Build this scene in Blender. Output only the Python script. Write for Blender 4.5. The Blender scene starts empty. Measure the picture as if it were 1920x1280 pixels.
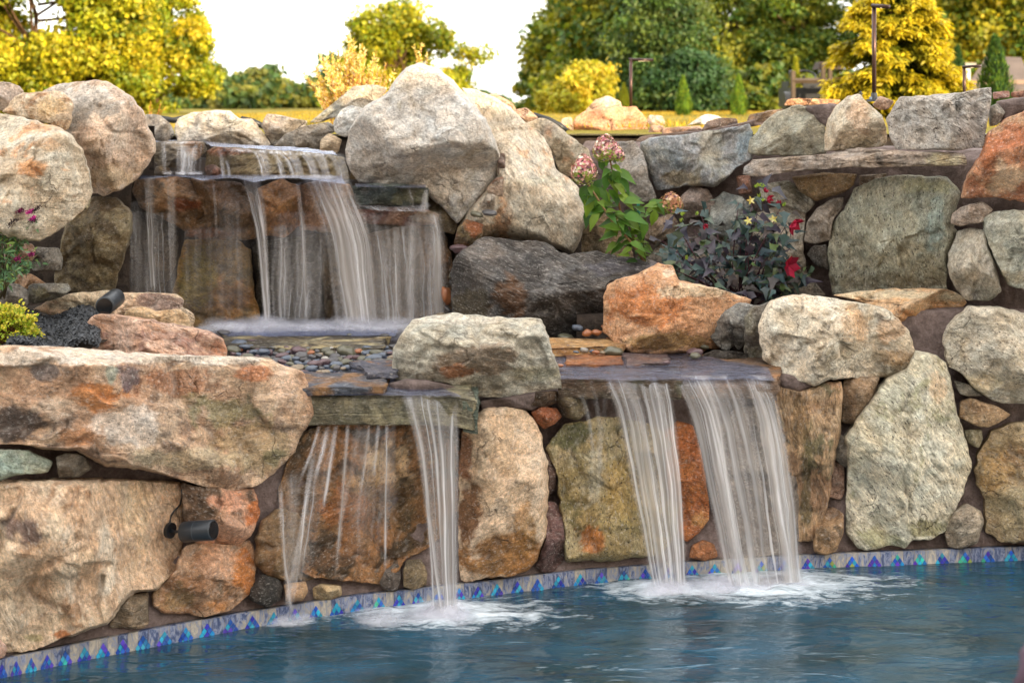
import bpy, math, random
import numpy as np
from mathutils import Vector
R = math.radians
random.seed(7)
rng = np.random.default_rng(11)
SC = bpy.context.scene
COL = SC.collection

# ---------------------------------------------------------------- camera
CZ = 3.1            # eye height above the pool water, metres
F = 2667.0          # 50 mm lens on a 1920 px wide picture
HZ = 190.0          # height of the horizon in the photograph
cd = bpy.data.cameras.new('camera')
cam = bpy.data.objects.new('camera', cd)
COL.objects.link(cam)
cam.location = (0, 0, CZ)
cam.rotation_euler = (R(90), 0, 0)
cd.lens = 50.0
cd.sensor_width = 36.0
cd.shift_y = -(640 - HZ) / 1920.0
cd.clip_start = 0.1
cd.clip_end = 2000
cd.dof.use_dof = True
cd.dof.focus_distance = 9.4
cd.dof.aperture_fstop = 1.8
SC.camera = cam

# ---------------------------------------------------------------- sky and sun
SUN_EL, SUN_AZ = 16.0, 145.0        # azimuth clockwise from the viewing direction
w = bpy.data.worlds.new('World')
SC.world = w
w.use_nodes = True
nt = w.node_tree
nt.nodes.clear()
sky = nt.nodes.new('ShaderNodeTexSky')
sky.sky_type = 'NISHITA'
sky.sun_disc = False
sky.sun_elevation = R(SUN_EL)
sky.sun_rotation = R(SUN_AZ)
sky.air_density = 1.0
sky.dust_density = 2.5
# thin bright high cloud over the whole sky
tc = nt.nodes.new('ShaderNodeTexCoord')
cn = nt.nodes.new('ShaderNodeTexNoise')
cn.inputs['Scale'].default_value = 2.2
cn.inputs['Detail'].default_value = 6
nt.links.new(tc.outputs['Generated'], cn.inputs['Vector'])
cr = nt.nodes.new('ShaderNodeMapRange')
cr.inputs[1].default_value = 0.3; cr.inputs[2].default_value = 0.7
cr.inputs[3].default_value = 0.62; cr.inputs[4].default_value = 0.85
nt.links.new(cn.outputs['Fac'], cr.inputs[0])
mx = nt.nodes.new('ShaderNodeMix'); mx.data_type = 'RGBA'
nt.links.new(cr.outputs[0], mx.inputs[0])
nt.links.new(sky.outputs[0], mx.inputs[6])
mx.inputs[7].default_value = (7.3, 7.05, 6.75, 1)
bg = nt.nodes.new('ShaderNodeBackground')
bg.inputs['Strength'].default_value = 0.13
nt.links.new(mx.outputs[2], bg.inputs['Color'])
wo = nt.nodes.new('ShaderNodeOutputWorld')
nt.links.new(bg.outputs[0], wo.inputs[0])

sd = bpy.data.lights.new('sun', 'SUN')
sd.energy = 2.5
sd.angle = R(0.5)
sd.color = (1.0, 0.80, 0.52)
sun = bpy.data.objects.new('sun', sd)
COL.objects.link(sun)
sdir = Vector((math.sin(R(SUN_AZ)) * math.cos(R(SUN_EL)), math.cos(R(SUN_AZ)) * math.cos(R(SUN_EL)), math.sin(R(SUN_EL))))
sun.rotation_euler = sdir.to_track_quat('Z', 'Y').to_euler()
sun.location = (8, -6, 14)

SC.view_settings.view_transform = 'Standard'
SC.view_settings.look = 'None'
SC.view_settings.gamma = 1
SC.view_settings.exposure = 1.85
SC.cycles.transparent_max_bounces = 24
SC.cycles.max_bounces = 8

# ---------------------------------------------------------------- small maths
def lin(h):
    h = h.lstrip('#')
    o = []
    for i in (0, 2, 4):
        v = int(h[i:i + 2], 16) / 255.0
        o.append(v / 12.92 if v <= 0.04045 else ((v + 0.055) / 1.055) ** 2.4)
    return np.array(o)

def P(px, py, Y):                       # point seen at photo pixel (px,py), Y metres away
    return np.array([(px - 960.0) / F * Y, Y, CZ - (py - HZ) / F * Y])

def PZ(px, py, z):                      # point seen at (px,py) lying at height z
    Y = (CZ - z) * F / (py - HZ)
    return np.array([(px - 960.0) / F * Y, Y, z])

_wx = [-120, 0, 250, 432, 670, 895, 1088, 1300, 1555, 1895, 2100]
_wy = [7.25, 7.66, 8.05, 8.33, 8.66, 8.90, 9.13, 9.30, 9.46, 9.61, 9.68]
def YW(px):                             # distance of the pool wall
    return np.interp(px, _wx, _wy)
def YU(px):                             # distance of the upper wall on the right
    return np.interp(px, [950, 1100, 1300, 1500, 1700, 1850, 2100], [12.6, 12.2, 11.7, 11.15, 10.55, 10.15, 9.9])

def _h(ix, iy, iz):
    n = (ix.astype(np.int64) * 374761393 + iy.astype(np.int64) * 668265263 + iz.astype(np.int64) * 2147483647 % 982451653) & 0xffffffff
    n = ((n ^ (n >> 13)) * 1274126177) & 0xffffffff
    n = ((n ^ (n >> 16)) * 2246822519) & 0xffffffff
    return ((n ^ (n >> 15)) & 0xffffff) / float(0xffffff)

def vnoise(p):
    p = np.asarray(p, float)
    i = np.floor(p).astype(np.int64)
    f = p - i
    f = f * f * f * (f * (f * 6 - 15) + 10)
    x, y, z = i[..., 0], i[..., 1], i[..., 2]
    fx, fy, fz = f[..., 0], f[..., 1], f[..., 2]
    def L(a, b, t): return a + (b - a) * t
    a = L(L(_h(x, y, z), _h(x + 1, y, z), fx), L(_h(x, y + 1, z), _h(x + 1, y + 1, z), fx), fy)
    b = L(L(_h(x, y, z + 1), _h(x + 1, y, z + 1), fx), L(_h(x, y + 1, z + 1), _h(x + 1, y + 1, z + 1), fx), fy)
    return L(a, b, fz)

def fbm(p, o=4, g=0.5, l=2.03):
    s = 0; a = 1; t = 0
    p = np.asarray(p, float)
    for k in range(o):
        s = s + a * vnoise(p * l ** k + 17.3 * k); t += a; a *= g
    return s / t
def sstep(a, b, x):
    t = np.clip((x - a) / (b - a), 0, 1)
    return t * t * (3 - 2 * t)

# ---------------------------------------------------------------- object helpers
def mesh(name, V, Fc, mat=None, parent=None, smooth=True, attrs=None, mats=None, fmat=None):
    V = np.asarray(V, np.float32)
    me = bpy.data.meshes.new(name)
    if isinstance(Fc, np.ndarray):
        n, k = Fc.shape
        me.vertices.add(len(V)); me.vertices.foreach_set('co', V.ravel())
        me.loops.add(n * k); me.loops.foreach_set('vertex_index', Fc.astype(np.int32).ravel())
        me.polygons.add(n); me.polygons.foreach_set('loop_start', np.arange(0, n * k, k, dtype=np.int32))
        me.polygons.foreach_set('loop_total', np.full(n, k, np.int32))
        me.update(calc_edges=True)
        me.validate()
    else:
        me.from_pydata([tuple(map(float, v)) for v in V], [], [tuple(int(i) for i in f) for f in Fc])
        me.update()
    if smooth: me.polygons.foreach_set('use_smooth', [True] * len(me.polygons))
    for k, v in (attrs or {}).items():
        v = np.asarray(v, np.float32)
        if v.ndim == 1:
            a = me.attributes.new(k, 'FLOAT', 'POINT'); a.data.foreach_set('value', v)
        else:
            if v.shape[1] == 3: v = np.hstack([v, np.ones((len(v), 1), np.float32)])
            a = me.attributes.new(k, 'FLOAT_COLOR', 'POINT'); a.data.foreach_set('color', v.ravel())
    for m in (mats or ([mat] if mat else [])): me.materials.append(m)
    if fmat is not None: me.polygons.foreach_set('material_index', np.asarray(fmat, np.int32))
    o = bpy.data.objects.new(name, me)
    COL.objects.link(o)
    if parent: o.parent = parent
    return o

def tag(o, label=None, cat=None, group=None, kind=None):
    if label: o['label'] = label
    if cat: o['category'] = cat
    if group: o['group'] = group
    if kind: o['kind'] = kind
    return o
def thing(name, loc, label, cat, group=None):
    o = bpy.data.objects.new(name, None)
    o.empty_display_size = 0.1
    COL.objects.link(o); o.location = tuple(map(float, loc))
    return tag(o, label, cat, group)
def recentre(o, c=None):                # put a mesh object's origin at its base
    me = o.data
    n = len(me.vertices); v = np.empty(n * 3, np.float32); me.vertices.foreach_get('co', v); v = v.reshape(-1, 3)
    if c is None: c = np.array([v[:, 0].mean(), v[:, 1].mean(), v[:, 2].min()])
    me.vertices.foreach_set('co', (v - c).astype(np.float32).ravel()); me.update()
    o.location = tuple(map(float, c)); return o

class G:                                # gathers simple shapes into one mesh
    def __init__(s): s.v = []; s.f = []; s.c = []
    def add(s, V, Fc, col=None):
        b = len(s.v); s.v += [tuple(map(float, x)) for x in V]; s.f += [tuple(i + b for i in f) for f in Fc]
        s.c += [tuple(col) if col is not None else (1, 1, 1)] * len(V)
    def tube(s, pts, rad, n=8, col=None, cap=True):
        pts = [Vector(p) for p in pts]
        if not hasattr(rad, '__len__'): rad = [rad] * len(pts)
        V = []; up = Vector((0.13, 0.21, 0.97))
        for i, p in enumerate(pts):
            t = (pts[min(i + 1, len(pts) - 1)] - pts[max(i - 1, 0)]).normalized()
            a = t.cross(up)
            if a.length < 0.05: a = t.cross(Vector((1, 0, 0)))
            a.normalize(); b = t.cross(a)
            for k in range(n):
                th = 2 * math.pi * k / n
                V.append(p + (a * math.cos(th) + b * math.sin(th)) * rad[i])
        Fc = [(i * n + k, i * n + (k + 1) % n, (i + 1) * n + (k + 1) % n, (i + 1) * n + k) for i in range(len(pts) - 1) for k in range(n)]
        if cap: Fc += [tuple(range(n))[::-1], tuple((len(pts) - 1) * n + k for k in range(n))]
        s.add(V, Fc, col)
    def box(s, c, d, rz=0, col=None):
        V = []
        for sx in (-1, 1):
            for sy in (-1, 1):
                for sz in (-1, 1):
                    x, y = sx * d[0] / 2, sy * d[1] / 2
                    V.append((c[0] + x * math.cos(rz) - y * math.sin(rz), c[1] + x * math.sin(rz) + y * math.cos(rz), c[2] + sz * d[2] / 2))
        s.add(V, [(0, 1, 3, 2), (4, 6, 7, 5), (0, 4, 5, 1), (2, 3, 7, 6), (0, 2, 6, 4), (1, 5, 7, 3)], col)
    def build(s, name, mat, parent=None, smooth=False):
        o = mesh(name, np.array(s.v), s.f, mat, parent, smooth, {'Col': np.array(s.c)})
        if parent is not None: o.location = tuple(-Vector(parent.location)) if True else (0, 0, 0)
        return o
    # children are gathered in world coordinates, so they are shifted back by the parent's place

# ---------------------------------------------------------------- material helpers
def newmat(name):
    m = bpy.data.materials.new(name); m.use_nodes = True
    t = m.node_tree; t.nodes.clear()
    return m, t
def nd(t, ty, ins=None, **kw):
    n = t.nodes.new(ty)
    for k, v in kw.items(): setattr(n, k, v)
    for k, v in (ins or {}).items():
        s = n.inputs[k]
        if isinstance(v, bpy.types.NodeSocket): t.links.new(v, s)
        else: s.default_value = v
    return n
def noise(t, vec, scale, detail=4, rough=0.55, dist=0.0, dim='3D', w=None):
    n = nd(t, 'ShaderNodeTexNoise', {'Scale': scale, 'Detail': detail, 'Roughness': rough, 'Distortion': dist}, noise_dimensions=dim)
    if vec is not None and dim != '1D': t.links.new(vec, n.inputs['Vector'])
    if w is not None: t.links.new(w, n.inputs['W'])
    return n.outputs['Fac']
def mr(t, x, a, b, c, d):
    return nd(t, 'ShaderNodeMapRange', {0: x, 1: a, 2: b, 3: c, 4: d}).outputs[0]
def ma(t, op, a, b=0.5):
    return nd(t, 'ShaderNodeMath', {0: a, 1: b}, operation=op).outputs[0]
def mixc(t, f, a, b, mode='MIX'):
    return nd(t, 'ShaderNodeMix', {0: f, 6: a, 7: b}, data_type='RGBA', blend_type=mode).outputs[2]
def mul(t, c, f):                       # colour times a number
    return nd(t, 'ShaderNodeVectorMath', {0: c, 'Scale': f}, operation='SCALE').outputs[0]
def out(t, sh):
    nd(t, 'ShaderNodeOutputMaterial', {0: sh})

def objcoord(t):
    tc = nd(t, 'ShaderNodeTexCoord'); oi = nd(t, 'ShaderNodeObjectInfo')
    off = mul(t, nd(t, 'ShaderNodeCombineXYZ', {0: oi.outputs['Random'], 1: oi.outputs['Random'], 2: oi.outputs['Random']}).outputs[0], 37.0)
    return nd(t, 'ShaderNodeVectorMath', {0: tc.outputs['Object'], 1: off}, operation='ADD').outputs[0]

def rock_material():
    m, t = newmat('weathered_stone')
    v = objcoord(t)
    col = nd(t, 'ShaderNodeAttribute', attribute_name='Col').outputs['Color']
    par = nd(t, 'ShaderNodeAttribute', attribute_name='Par')
    sep = nd(t, 'ShaderNodeSeparateColor', {0: par.outputs['Color']})
    band, wet, fleck = sep.outputs
    strat = nd(t, 'ShaderNodeAttribute', attribute_name='Strata').outputs['Fac']
    warp = nd(t, 'ShaderNodeTexNoise', {'Vector': v, 'Scale': 5.0, 'Detail': 3}).outputs['Color']
    vw = nd(t, 'ShaderNodeVectorMath', {0: warp, 1: (0.16, 0.16, 0.16), 2: v}, operation='MULTIPLY_ADD').outputs[0]
    n1 = noise(t, vw, 7.0, 5, 0.6)
    n2 = noise(t, v, 52.0, 6, 0.7)
    n3 = noise(t, v, 210.0, 3, 0.65)
    st = noise(t, vw, 38.0, 5, 0.65, dim='1D', w=strat)
    gr_ = nd(t, 'ShaderNodeAttribute', attribute_name='Grain').outputs['Color']
    ns = noise(t, gr_, 48.0, 5, 0.68); nf = noise(t, gr_, 120.0, 3, 0.6)
    # brightness and warmth
    c = mul(t, col, mr(t, n2, 0.32, 0.68, 0.74, 1.28))
    c = mul(t, c, mr(t, n3, 0.3, 0.7, 0.62, 1.38))
    c = mul(t, c, mr(t, ns, 0.3, 0.7, 0.62, 1.42))
    tint = mixc(t, mr(t, n1, 0.35, 0.65, 0, 1), (1.08, 0.99, 0.90, 1), (0.96, 1.0, 1.03, 1))
    c = mixc(t, 1.0, c, tint, 'MULTIPLY')
    c = mul(t, c, mr(t, noise(t, vw, 13.0, 4), 0.3, 0.7, 0.78, 1.2))
    # layers
    bandf = ma(t, 'MULTIPLY', band, mr(t, st, 0.52, 0.66, 0, 0.75))
    c = mixc(t, bandf, c, mixc(t, 1.0, c, (0.42, 0.38, 0.33, 1), 'MULTIPLY'))
    lightband = ma(t, 'MULTIPLY', band, mr(t, st, 0.42, 0.3, 0, 0.5))
    c = mixc(t, lightband, c, mixc(t, 1.0, c, (1.45, 1.42, 1.38, 1), 'MULTIPLY'))
    # mineral flecks
    vf = nd(t, 'ShaderNodeTexVoronoi', {'Vector': gr_, 'Scale': 60.0}).outputs['Distance']
    fm = ma(t, 'MULTIPLY', mr(t, vf, 0.34, 0.16, 0, 1), mr(t, noise(t, v, 22.0, 4), 0.47, 0.56, 0, 1))
    c = mixc(t, ma(t, 'MULTIPLY', fm, fleck), c, mixc(t, 1.0, c, (0.22, 0.2, 0.2, 1), 'MULTIPLY'))
    dk = mr(t, nf, 0.60, 0.70, 0, 0.6)
    c = mixc(t, dk, c, mixc(t, 1.0, c, (0.30, 0.28, 0.27, 1), 'MULTIPLY'))
    # pale crystal specks
    ws = mr(t, noise(t, gr_, 80.0, 4, 0.7), 0.56, 0.64, 0, 0.6)
    c = mixc(t, ws, c, mixc(t, 0.5, c, (0.72, 0.68, 0.62, 1)))
    # dark weather stains with their own outline
    ds = ma(t, 'MULTIPLY', mr(t, noise(t, vw, 4.2, 8, 0.72), 0.55, 0.63, 0, 0.55), mr(t, n2, 0.4, 0.55, 1, 0.3))
    c = mixc(t, ds, c, mixc(t, 1.0, c, (0.42, 0.39, 0.36, 1), 'MULTIPLY'))
    # hairline cracks
    vc = nd(t, 'ShaderNodeVectorMath', {0: warp, 1: (0.35, 0.35, 0.35), 2: v}, operation='MULTIPLY_ADD').outputs[0]
    ve = nd(t, 'ShaderNodeTexVoronoi', {'Vector': vc, 'Scale': 3.2}, feature='DISTANCE_TO_EDGE').outputs['Distance']
    ck = ma(t, 'MULTIPLY', mr(t, ve, 0.0, 0.022, 1, 0), mr(t, noise(t, v, 2.4, 3), 0.56, 0.66, 0, 1))
    c = mixc(t, ma(t, 'MULTIPLY', ck, 0.4), c, mixc(t, 1.0, c, (0.25, 0.22, 0.2, 1), 'MULTIPLY'))
    c = mixc(t, wet, c, mixc(t, 1.0, c, (0.50, 0.46, 0.42, 1), 'MULTIPLY'))
    # relief
    pt = nd(t, 'ShaderNodeNewGeometry').outputs['Pointiness']
    c = mixc(t, mr(t, pt, 0.515, 0.60, 0, 0.5), c, mixc(t, 0.6, c, (0.62, 0.58, 0.52, 1)))
    h = ma(t, 'ADD', ma(t, 'MULTIPLY', n2, 0.016), ma(t, 'MULTIPLY', ns, 0.020))
    h = ma(t, 'ADD', h, ma(t, 'MULTIPLY', n1, 0.06))
    h = ma(t, 'ADD', h, ma(t, 'MULTIPLY', n3, 0.006))
    rg = nd(t, 'ShaderNodeTexNoise', {'Vector': vw, 'Scale': 11.0, 'Detail': 6, 'Roughness': 0.6}, noise_type='RIDGED_MULTIFRACTAL').outputs['Fac']
    h = ma(t, 'ADD', h, ma(t, 'MULTIPLY', rg, 0.007))
    h = ma(t, 'SUBTRACT', h, ma(t, 'MULTIPLY', ck, 0.03))
    h = ma(t, 'SUBTRACT', h, ma(t, 'MULTIPLY', ma(t, 'MULTIPLY', st, band), 0.05))
    bp = nd(t, 'ShaderNodeBump', {'Strength': 0.85, 'Distance': 0.9, 'Height': h})
    rough = mr(t, wet, 0, 1, 0.86, 0.32)
    b = nd(t, 'ShaderNodeBsdfPrincipled', {'Base Color': c, 'Roughness': rough, 'Normal': bp.outputs[0], 'Specular IOR Level': 0.35})
    out(t, b.outputs[0]); return m

def rough_material(name, c0, c1, scale=18, rough=0.9, bump=0.02, c2=None, spec=0.3):
    m, t = newmat(name)
    v = objcoord(t)
    n = noise(t, v, scale, 7, 0.68)
    c = mixc(t, mr(t, n, 0.35, 0.65, 0, 1), (*c0, 1), (*c1, 1))
    if c2 is not None: c = mixc(t, mr(t, noise(t, v, scale * 0.2, 5), 0.5, 0.62, 0, 0.8), c, (*c2, 1))
    c = mul(t, c, mr(t, noise(t, v, scale * 6, 3), 0.3, 0.7, 0.8, 1.2))
    bp = nd(t, 'ShaderNodeBump', {'Strength': 0.8, 'Distance': bump * 20, 'Height': ma(t, 'MULTIPLY', n, 0.05)})
    b = nd(t, 'ShaderNodeBsdfPrincipled', {'Base Color': c, 'Roughness': rough, 'Normal': bp.outputs[0], 'Specular IOR Level': spec})
    out(t, b.outputs[0]); return m

def attr_material(name, rough=0.5, trans=0.0, spec=0.4, var=0.25, scale=40, metallic=0.0):
    m, t = newmat(name)
    col = nd(t, 'ShaderNodeAttribute', attribute_name='Col').outputs['Color']
    v = objcoord(t)
    c = mul(t, col, mr(t, noise(t, v, scale, 4), 0.3, 0.7, 1 - var, 1 + var))
    b = nd(t, 'ShaderNodeBsdfPrincipled', {'Base Color': c, 'Roughness': rough, 'Specular IOR Level': spec, 'Metallic': metallic}).outputs[0]
    if trans > 0:
        tr = nd(t, 'ShaderNodeBsdfTranslucent', {'Color': mixc(t, 1.0, c, (1.25, 1.25, 0.7, 1), 'MULTIPLY')}).outputs[0]
        b = nd(t, 'ShaderNodeMixShader', {0: trans, 1: b, 2: tr}).outputs[0]
    out(t, b); return m

M = {}
M['rock'] = rock_material()
M['mortar'] = rough_material('mortar', lin('857570'), lin('63554f'), 16, 0.95, 0.045, lin('4a3f3a'))
M['wetfloor'] = rough_material('wet_slate', lin('5c5560'), lin('463f45'), 10, 0.16, 0.012, lin('7a5f4c'), 0.6)
M['earth'] = rough_material('dark_soil', lin('4a4038'), lin('2c2622'), 14, 0.95, 0.03)
M['leaf'] = attr_material('leaves', 0.5, 0.35, 0.35, 0.25, 6)
M['leafdark'] = attr_material('dark_leaves', 0.38, 0.12, 0.5, 0.2, 20)
M['bark'] = attr_material('bark', 0.9, 0, 0.2, 0.35, 12)
M['petal'] = attr_material('petals', 0.6, 0.25, 0.3, 0.2, 30)
M['black'] = attr_material('black_metal', 0.38, 0, 0.5, 0.1, 30)
M['bronze'] = attr_material('bronze_metal', 0.32, 0, 0.5, 0.1, 10, 0.7)
M['plain'] = attr_material('painted', 0.7, 0, 0.3, 0.2, 3)
# ---------------------------------------------------------------- rocks
def ybase(spec, px, py=None):
    if spec[0] == 'W':                  # leaning back from the tile band
        o_ = float(spec[1:] or 0) * 0.6
        if py is None: return YW(px) + o_
        hgt = HZ + CZ * F / YW(px) - py
        return YW(px) + .02 + (o_ - .02) * np.clip((hgt - 28) / 120, 0, 1)
    if spec[0] == 'U': return YU(px) + float(spec[1:] or 0)
    if '/' in spec:                     # linear: px0,Y0/px1,Y1
        a, b = spec.split('/'); x0, y0 = map(float, a.split(',')); x1, y1 = map(float, b.split(','))
        return y0 + (px - x0) * (y1 - y0) / (x1 - x0)
    return np.full(np.shape(px), float(spec))

def outline(poly, n, sm):
    p = np.array(poly, float); q = np.vstack([p, p[:1]])
    d = np.hypot(*np.diff(q, axis=0).T); s = np.r_[0, np.cumsum(d)]
    t = np.linspace(0, s[-1], n, endpoint=False)
    r = np.c_[np.interp(t, s, q[:, 0]), np.interp(t, s, q[:, 1])]
    k = sm / (s[-1] / n)
    h = int(max(1, round(3 * k))); g = np.exp(-0.5 * (np.arange(-h, h + 1) / max(k, 0.3)) ** 2); g /= g.sum()
    o = np.zeros_like(r)
    for i, gw in zip(range(-h, h + 1), g): o += gw * np.roll(r, i, axis=0)
    return o, s[-1]

RID = [0]
def rock(name, yspec, T, cols, opts, poly, patches, label=None, cat='boulder', parent=None, res=4.6):
    RID[0] += 1
    rr = np.random.default_rng(1000 + RID[0])
    off = rr.uniform(0, 90, 3)
    o = dict(b=0.25, w=0.0, f=0.4, a=1.0, k=6, p=3.3, sm=2.4, ang=rr.uniform(-0.6, 0.6), top=0, tk=1.4, cl=0.35, wb=0, rg=1.0)
    for kv in opts.split():
        a, b_ = kv.split('='); o[a] = float(b_)
    pts = [tuple(map(float, s.split(','))) for s in poly.split()]
    per = sum(math.dist(pts[i], pts[i - 1]) for i in range(len(pts)))
    N = int(np.clip(per / res, 28, 330))
    P2, _ = outline(pts, N, min(o['sm'], per / 40))
    c0 = P2.mean(0)
    area = 0.5 * abs(np.sum(P2[:, 0] * np.roll(P2[:, 1], -1) - P2[:, 1] * np.roll(P2[:, 0], -1)))
    s = math.sqrt(area) / 2
    # ragged outline
    th = np.c_[P2 / 14.0, np.full(N, off[0])]
    jit = (fbm(th, 3) - 0.5) * min(8.0, s * 0.14) * o['rg']
    dirv = (P2 - c0); dirv /= np.maximum(np.hypot(*dirv.T)[:, None], 1e-6)
    P2 = P2 + dirv * jit[:, None]
    hr = np.percentile(np.hypot(*(P2 - c0).T), 70)
    Mr = int(np.clip(hr / res, 8, 70))
    j = np.arange(1, Mr + 1) / Mr
    r = np.sin(j * math.pi / 2) ** 0.9
    UV = (c0 + r[:, None, None] * (P2 - c0)).reshape(-1, 2)
    RR = np.repeat(r, N)
    UV = np.vstack([c0[None], UV]); RR = np.r_[0, RR]
    prof = (1 - np.clip(RR, 0, 1) ** o['p']) ** (1 / o['p'])
    u = (UV[:, 0] - c0[0]) / s; v = (UV[:, 1] - c0[1]) / s
    W = prof * 1.15
    for _ in range(int(o['k'] * 1.4)):
        a = rr.uniform(0, 2 * math.pi); sl = rr.uniform(0.35, 1.7); ra = rr.uniform(0.25, 0.95)
        au, av = ra * math.cos(a), ra * math.sin(a); a += rr.uniform(-1.1, 1.1)
        h0 = rr.uniform(0.72, 1.0)
        pl = h0 - sl * ((u - au) * math.cos(a) + (v - av) * math.sin(a)) * 0.8
        e = 0.025
        W = 0.5 * (W + pl - np.sqrt((W - pl) ** 2 + e * e))
    for pt in (patches or '').split():   # chosen break planes: @x,y,direction,slope,height
        if pt[0] == '@':
            x_, y_, an, sl, h0 = map(float, pt[1:].split(',')); an = math.radians(an)
            pl = h0 - sl * ((UV[:, 0] - x_) * math.cos(an) - (UV[:, 1] - y_) * math.sin(an)) / s
            W = 0.5 * (W + pl - np.sqrt((W - pl) ** 2 + 0.0004))
    if o['top']:                        # flat top that leans away above this picture line
        pl = 1.0 + (UV[:, 1] - o['top']) / s * o['tk'] * 1.6
        W = 0.5 * (W + pl - np.sqrt((W - pl) ** 2 + 0.002))
    W = np.maximum(W, prof * 0.22)
    YB = ybase(yspec, UV[:, 0], UV[:, 1])
    base = P(UV[:, 0], UV[:, 1], YB).T if False else np.c_[(UV[:, 0] - 960) / F * YB, YB, CZ - (UV[:, 1] - HZ) / F * YB]
    sm_ = s / F * float(np.mean(YB))    # half size in metres
    q = base + off
    fade = 1 - 0.75 * RR ** 5
    A = o['a'] * min(sm_, 0.6)
    n = (fbm(q * (0.9 / sm_), 3) - 0.5) * 0.34
    n += (fbm(q * (2.6 / sm_ ** 0.6), 4) - 0.5) * 0.22
    rdg = 1 - np.abs(fbm(q * (1.5 / sm_ ** 0.7) + 5, 4) * 2 - 1)
    n += -np.clip(rdg - 0.86, 0, 1) * 0.75
    # broken steps
    sp = fbm(q * (1.3 / sm_ ** 0.8) + 31, 3)
    n += (sstep(0.50, 0.525, sp) - 0.5) * 0.12
    sp = fbm(q * (2.4 / sm_ ** 0.8) + 71, 3)
    n += (sstep(0.55, 0.575, sp) - 0.5) * 0.05
    sdir = base[:, 0] * math.sin(o['ang']) + base[:, 2] * math.cos(o['ang'])
    sw = sdir * (4.5 / max(sm_, .12)) * .5 + fbm(q * (1.2 / sm_) + 3, 3) * 2.2
    sw = sw - np.floor(sw)
    n += (np.minimum(sw, (1 - sw) * 6) - .5) * (0.04 + 0.10 * o['b'])
    fine = (fbm(q * 16, 3) - 0.5) * 0.022 + (fbm(q * 42, 2) - 0.5) * 0.008
    dep = T * W + (A * n + fine * o['a']) * fade
    Yf = YB - dep
    front = np.c_[(UV[:, 0] - 960) / F * Yf, Yf, CZ - (UV[:, 1] - HZ) / F * Yf]
    # back: shallower, hidden in the bank
    rb = r[:-1][::3]; K = len(rb)
    UB = (c0 + rb[:, None, None] * (P2 - c0)).reshape(-1, 2); RB = np.repeat(rb, N)
    yb = ybase(yspec, UB[:, 0], UB[:, 1])
    back = np.c_[(UB[:, 0] - 960) / F * yb, yb, CZ - (UB[:, 1] - HZ) / F * yb]
    back[:, 1] += T * 0.9 * np.sqrt(1 - RB ** 2) + (fbm(back * 3 + off, 3) - 0.5) * 0.12 * sm_
    bc = np.array([base[0, 0], base[0, 1] + T * 0.9, base[0, 2]])
    V = np.vstack([front, back, bc[None]])
    Fq = []; Ft = []
    idx = lambda ring, k: 1 + ring * N + (k % N)
    kk = np.arange(N)
    for ri in range(Mr - 1):
        Fq.append(np.c_[idx(ri, kk), idx(ri + 1, kk), idx(ri + 1, kk + 1), idx(ri, kk + 1)])
    nb = 1 + Mr * N
    bidx = lambda ring, k: nb + ring * N + (k % N)
    Fq.append(np.c_[bidx(K - 1, kk), bidx(K - 1, kk + 1), idx(Mr - 1, kk + 1), idx(Mr - 1, kk)])
    for ri in range(K - 1):
        Fq.append(np.c_[bidx(ri, kk), bidx(ri, kk + 1), bidx(ri + 1, kk + 1), bidx(ri + 1, kk)])
    Fq = np.vstack(Fq)
    # caps as thin quads made of triangles
    cap = [(0, idx(0, k), idx(0, k + 1)) for k in range(N)] + [(len(V) - 1, bidx(0, k + 1), bidx(0, k)) for k in range(N)]
    # colours
    C = [(lin(c) * .86 + lin(c).mean() * .14) * 1.06 for c in cols.split(',')]
    while len(C) < 3: C.append(C[-1] * 0.8)
    UVa = np.vstack([UV, UB, c0[None]])
    q = V + off
    wv = np.c_[fbm(q * 3, 3), fbm(q * 3 + 9, 3), fbm(q * 3 + 19, 3)] * 0.5
    q = q + wv
    def L(a, b_, f): return a + (b_ - a) * f[:, None]
    cc = np.tile(C[0], (len(V), 1))
    cc = L(cc, C[1], sstep(0.42, 0.60, fbm(q * 3.4, 5, 0.6)))
    n3 = fbm(q * 5.5 + 41, 5, 0.65)
    cc = L(cc, C[2], sstep(0.72 - 0.4 * o['cl'], 0.80 - 0.4 * o['cl'], n3) * 0.9)
    # weathering streaks along the layers
    ang = o['ang']
    sd_ = V[:, 0] * math.sin(ang) + V[:, 2] * math.cos(ang) + V[:, 1] * 0.25
    strata = sd_ + (fbm(V * 2.2 + off, 3) - 0.5) * 0.22
    pn = fbm(V * 9 + off, 5, 0.62)
    for pt in (patches or '').split():
        if pt[0] == '@': continue
        x, y, rx, ry, hx, stg = pt.split(',')
        d = np.hypot((UVa[:, 0] - float(x)) / float(rx), (UVa[:, 1] - float(y)) / float(ry))
        f = sstep(-0.16, 0.16, 1.0 - d + (pn - 0.5) * 2.2) * float(stg)
        cc = L(cc, lin(hx), f)
    par = np.zeros((len(V), 3)); par[:, 0] = o['b']; par[:, 2] = o['f']
    par[:, 1] = o['w']
    if o['wb']:                         # wet below this picture line
        par[:, 1] = np.maximum(par[:, 1], sstep(-14, 14, UVa[:, 1] - o['wb'] + (pn - 0.5) * 60) * 0.8)
    tri = np.array(cap)
    nq, n3_ = len(Fq), len(tri)
    loops = np.r_[Fq.ravel(), tri.ravel()]
    me = bpy.data.meshes.new(name)
    org = np.array([base[0, 0], base[0, 1], V[:, 2].min()])
    if parent is not None: org = np.array(parent.location)
    me.vertices.add(len(V)); me.vertices.foreach_set('co', (V - org).astype(np.float32).ravel())
    me.loops.add(len(loops)); me.loops.foreach_set('vertex_index', loops.astype(np.int32))
    me.polygons.add(nq + n3_)
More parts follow.
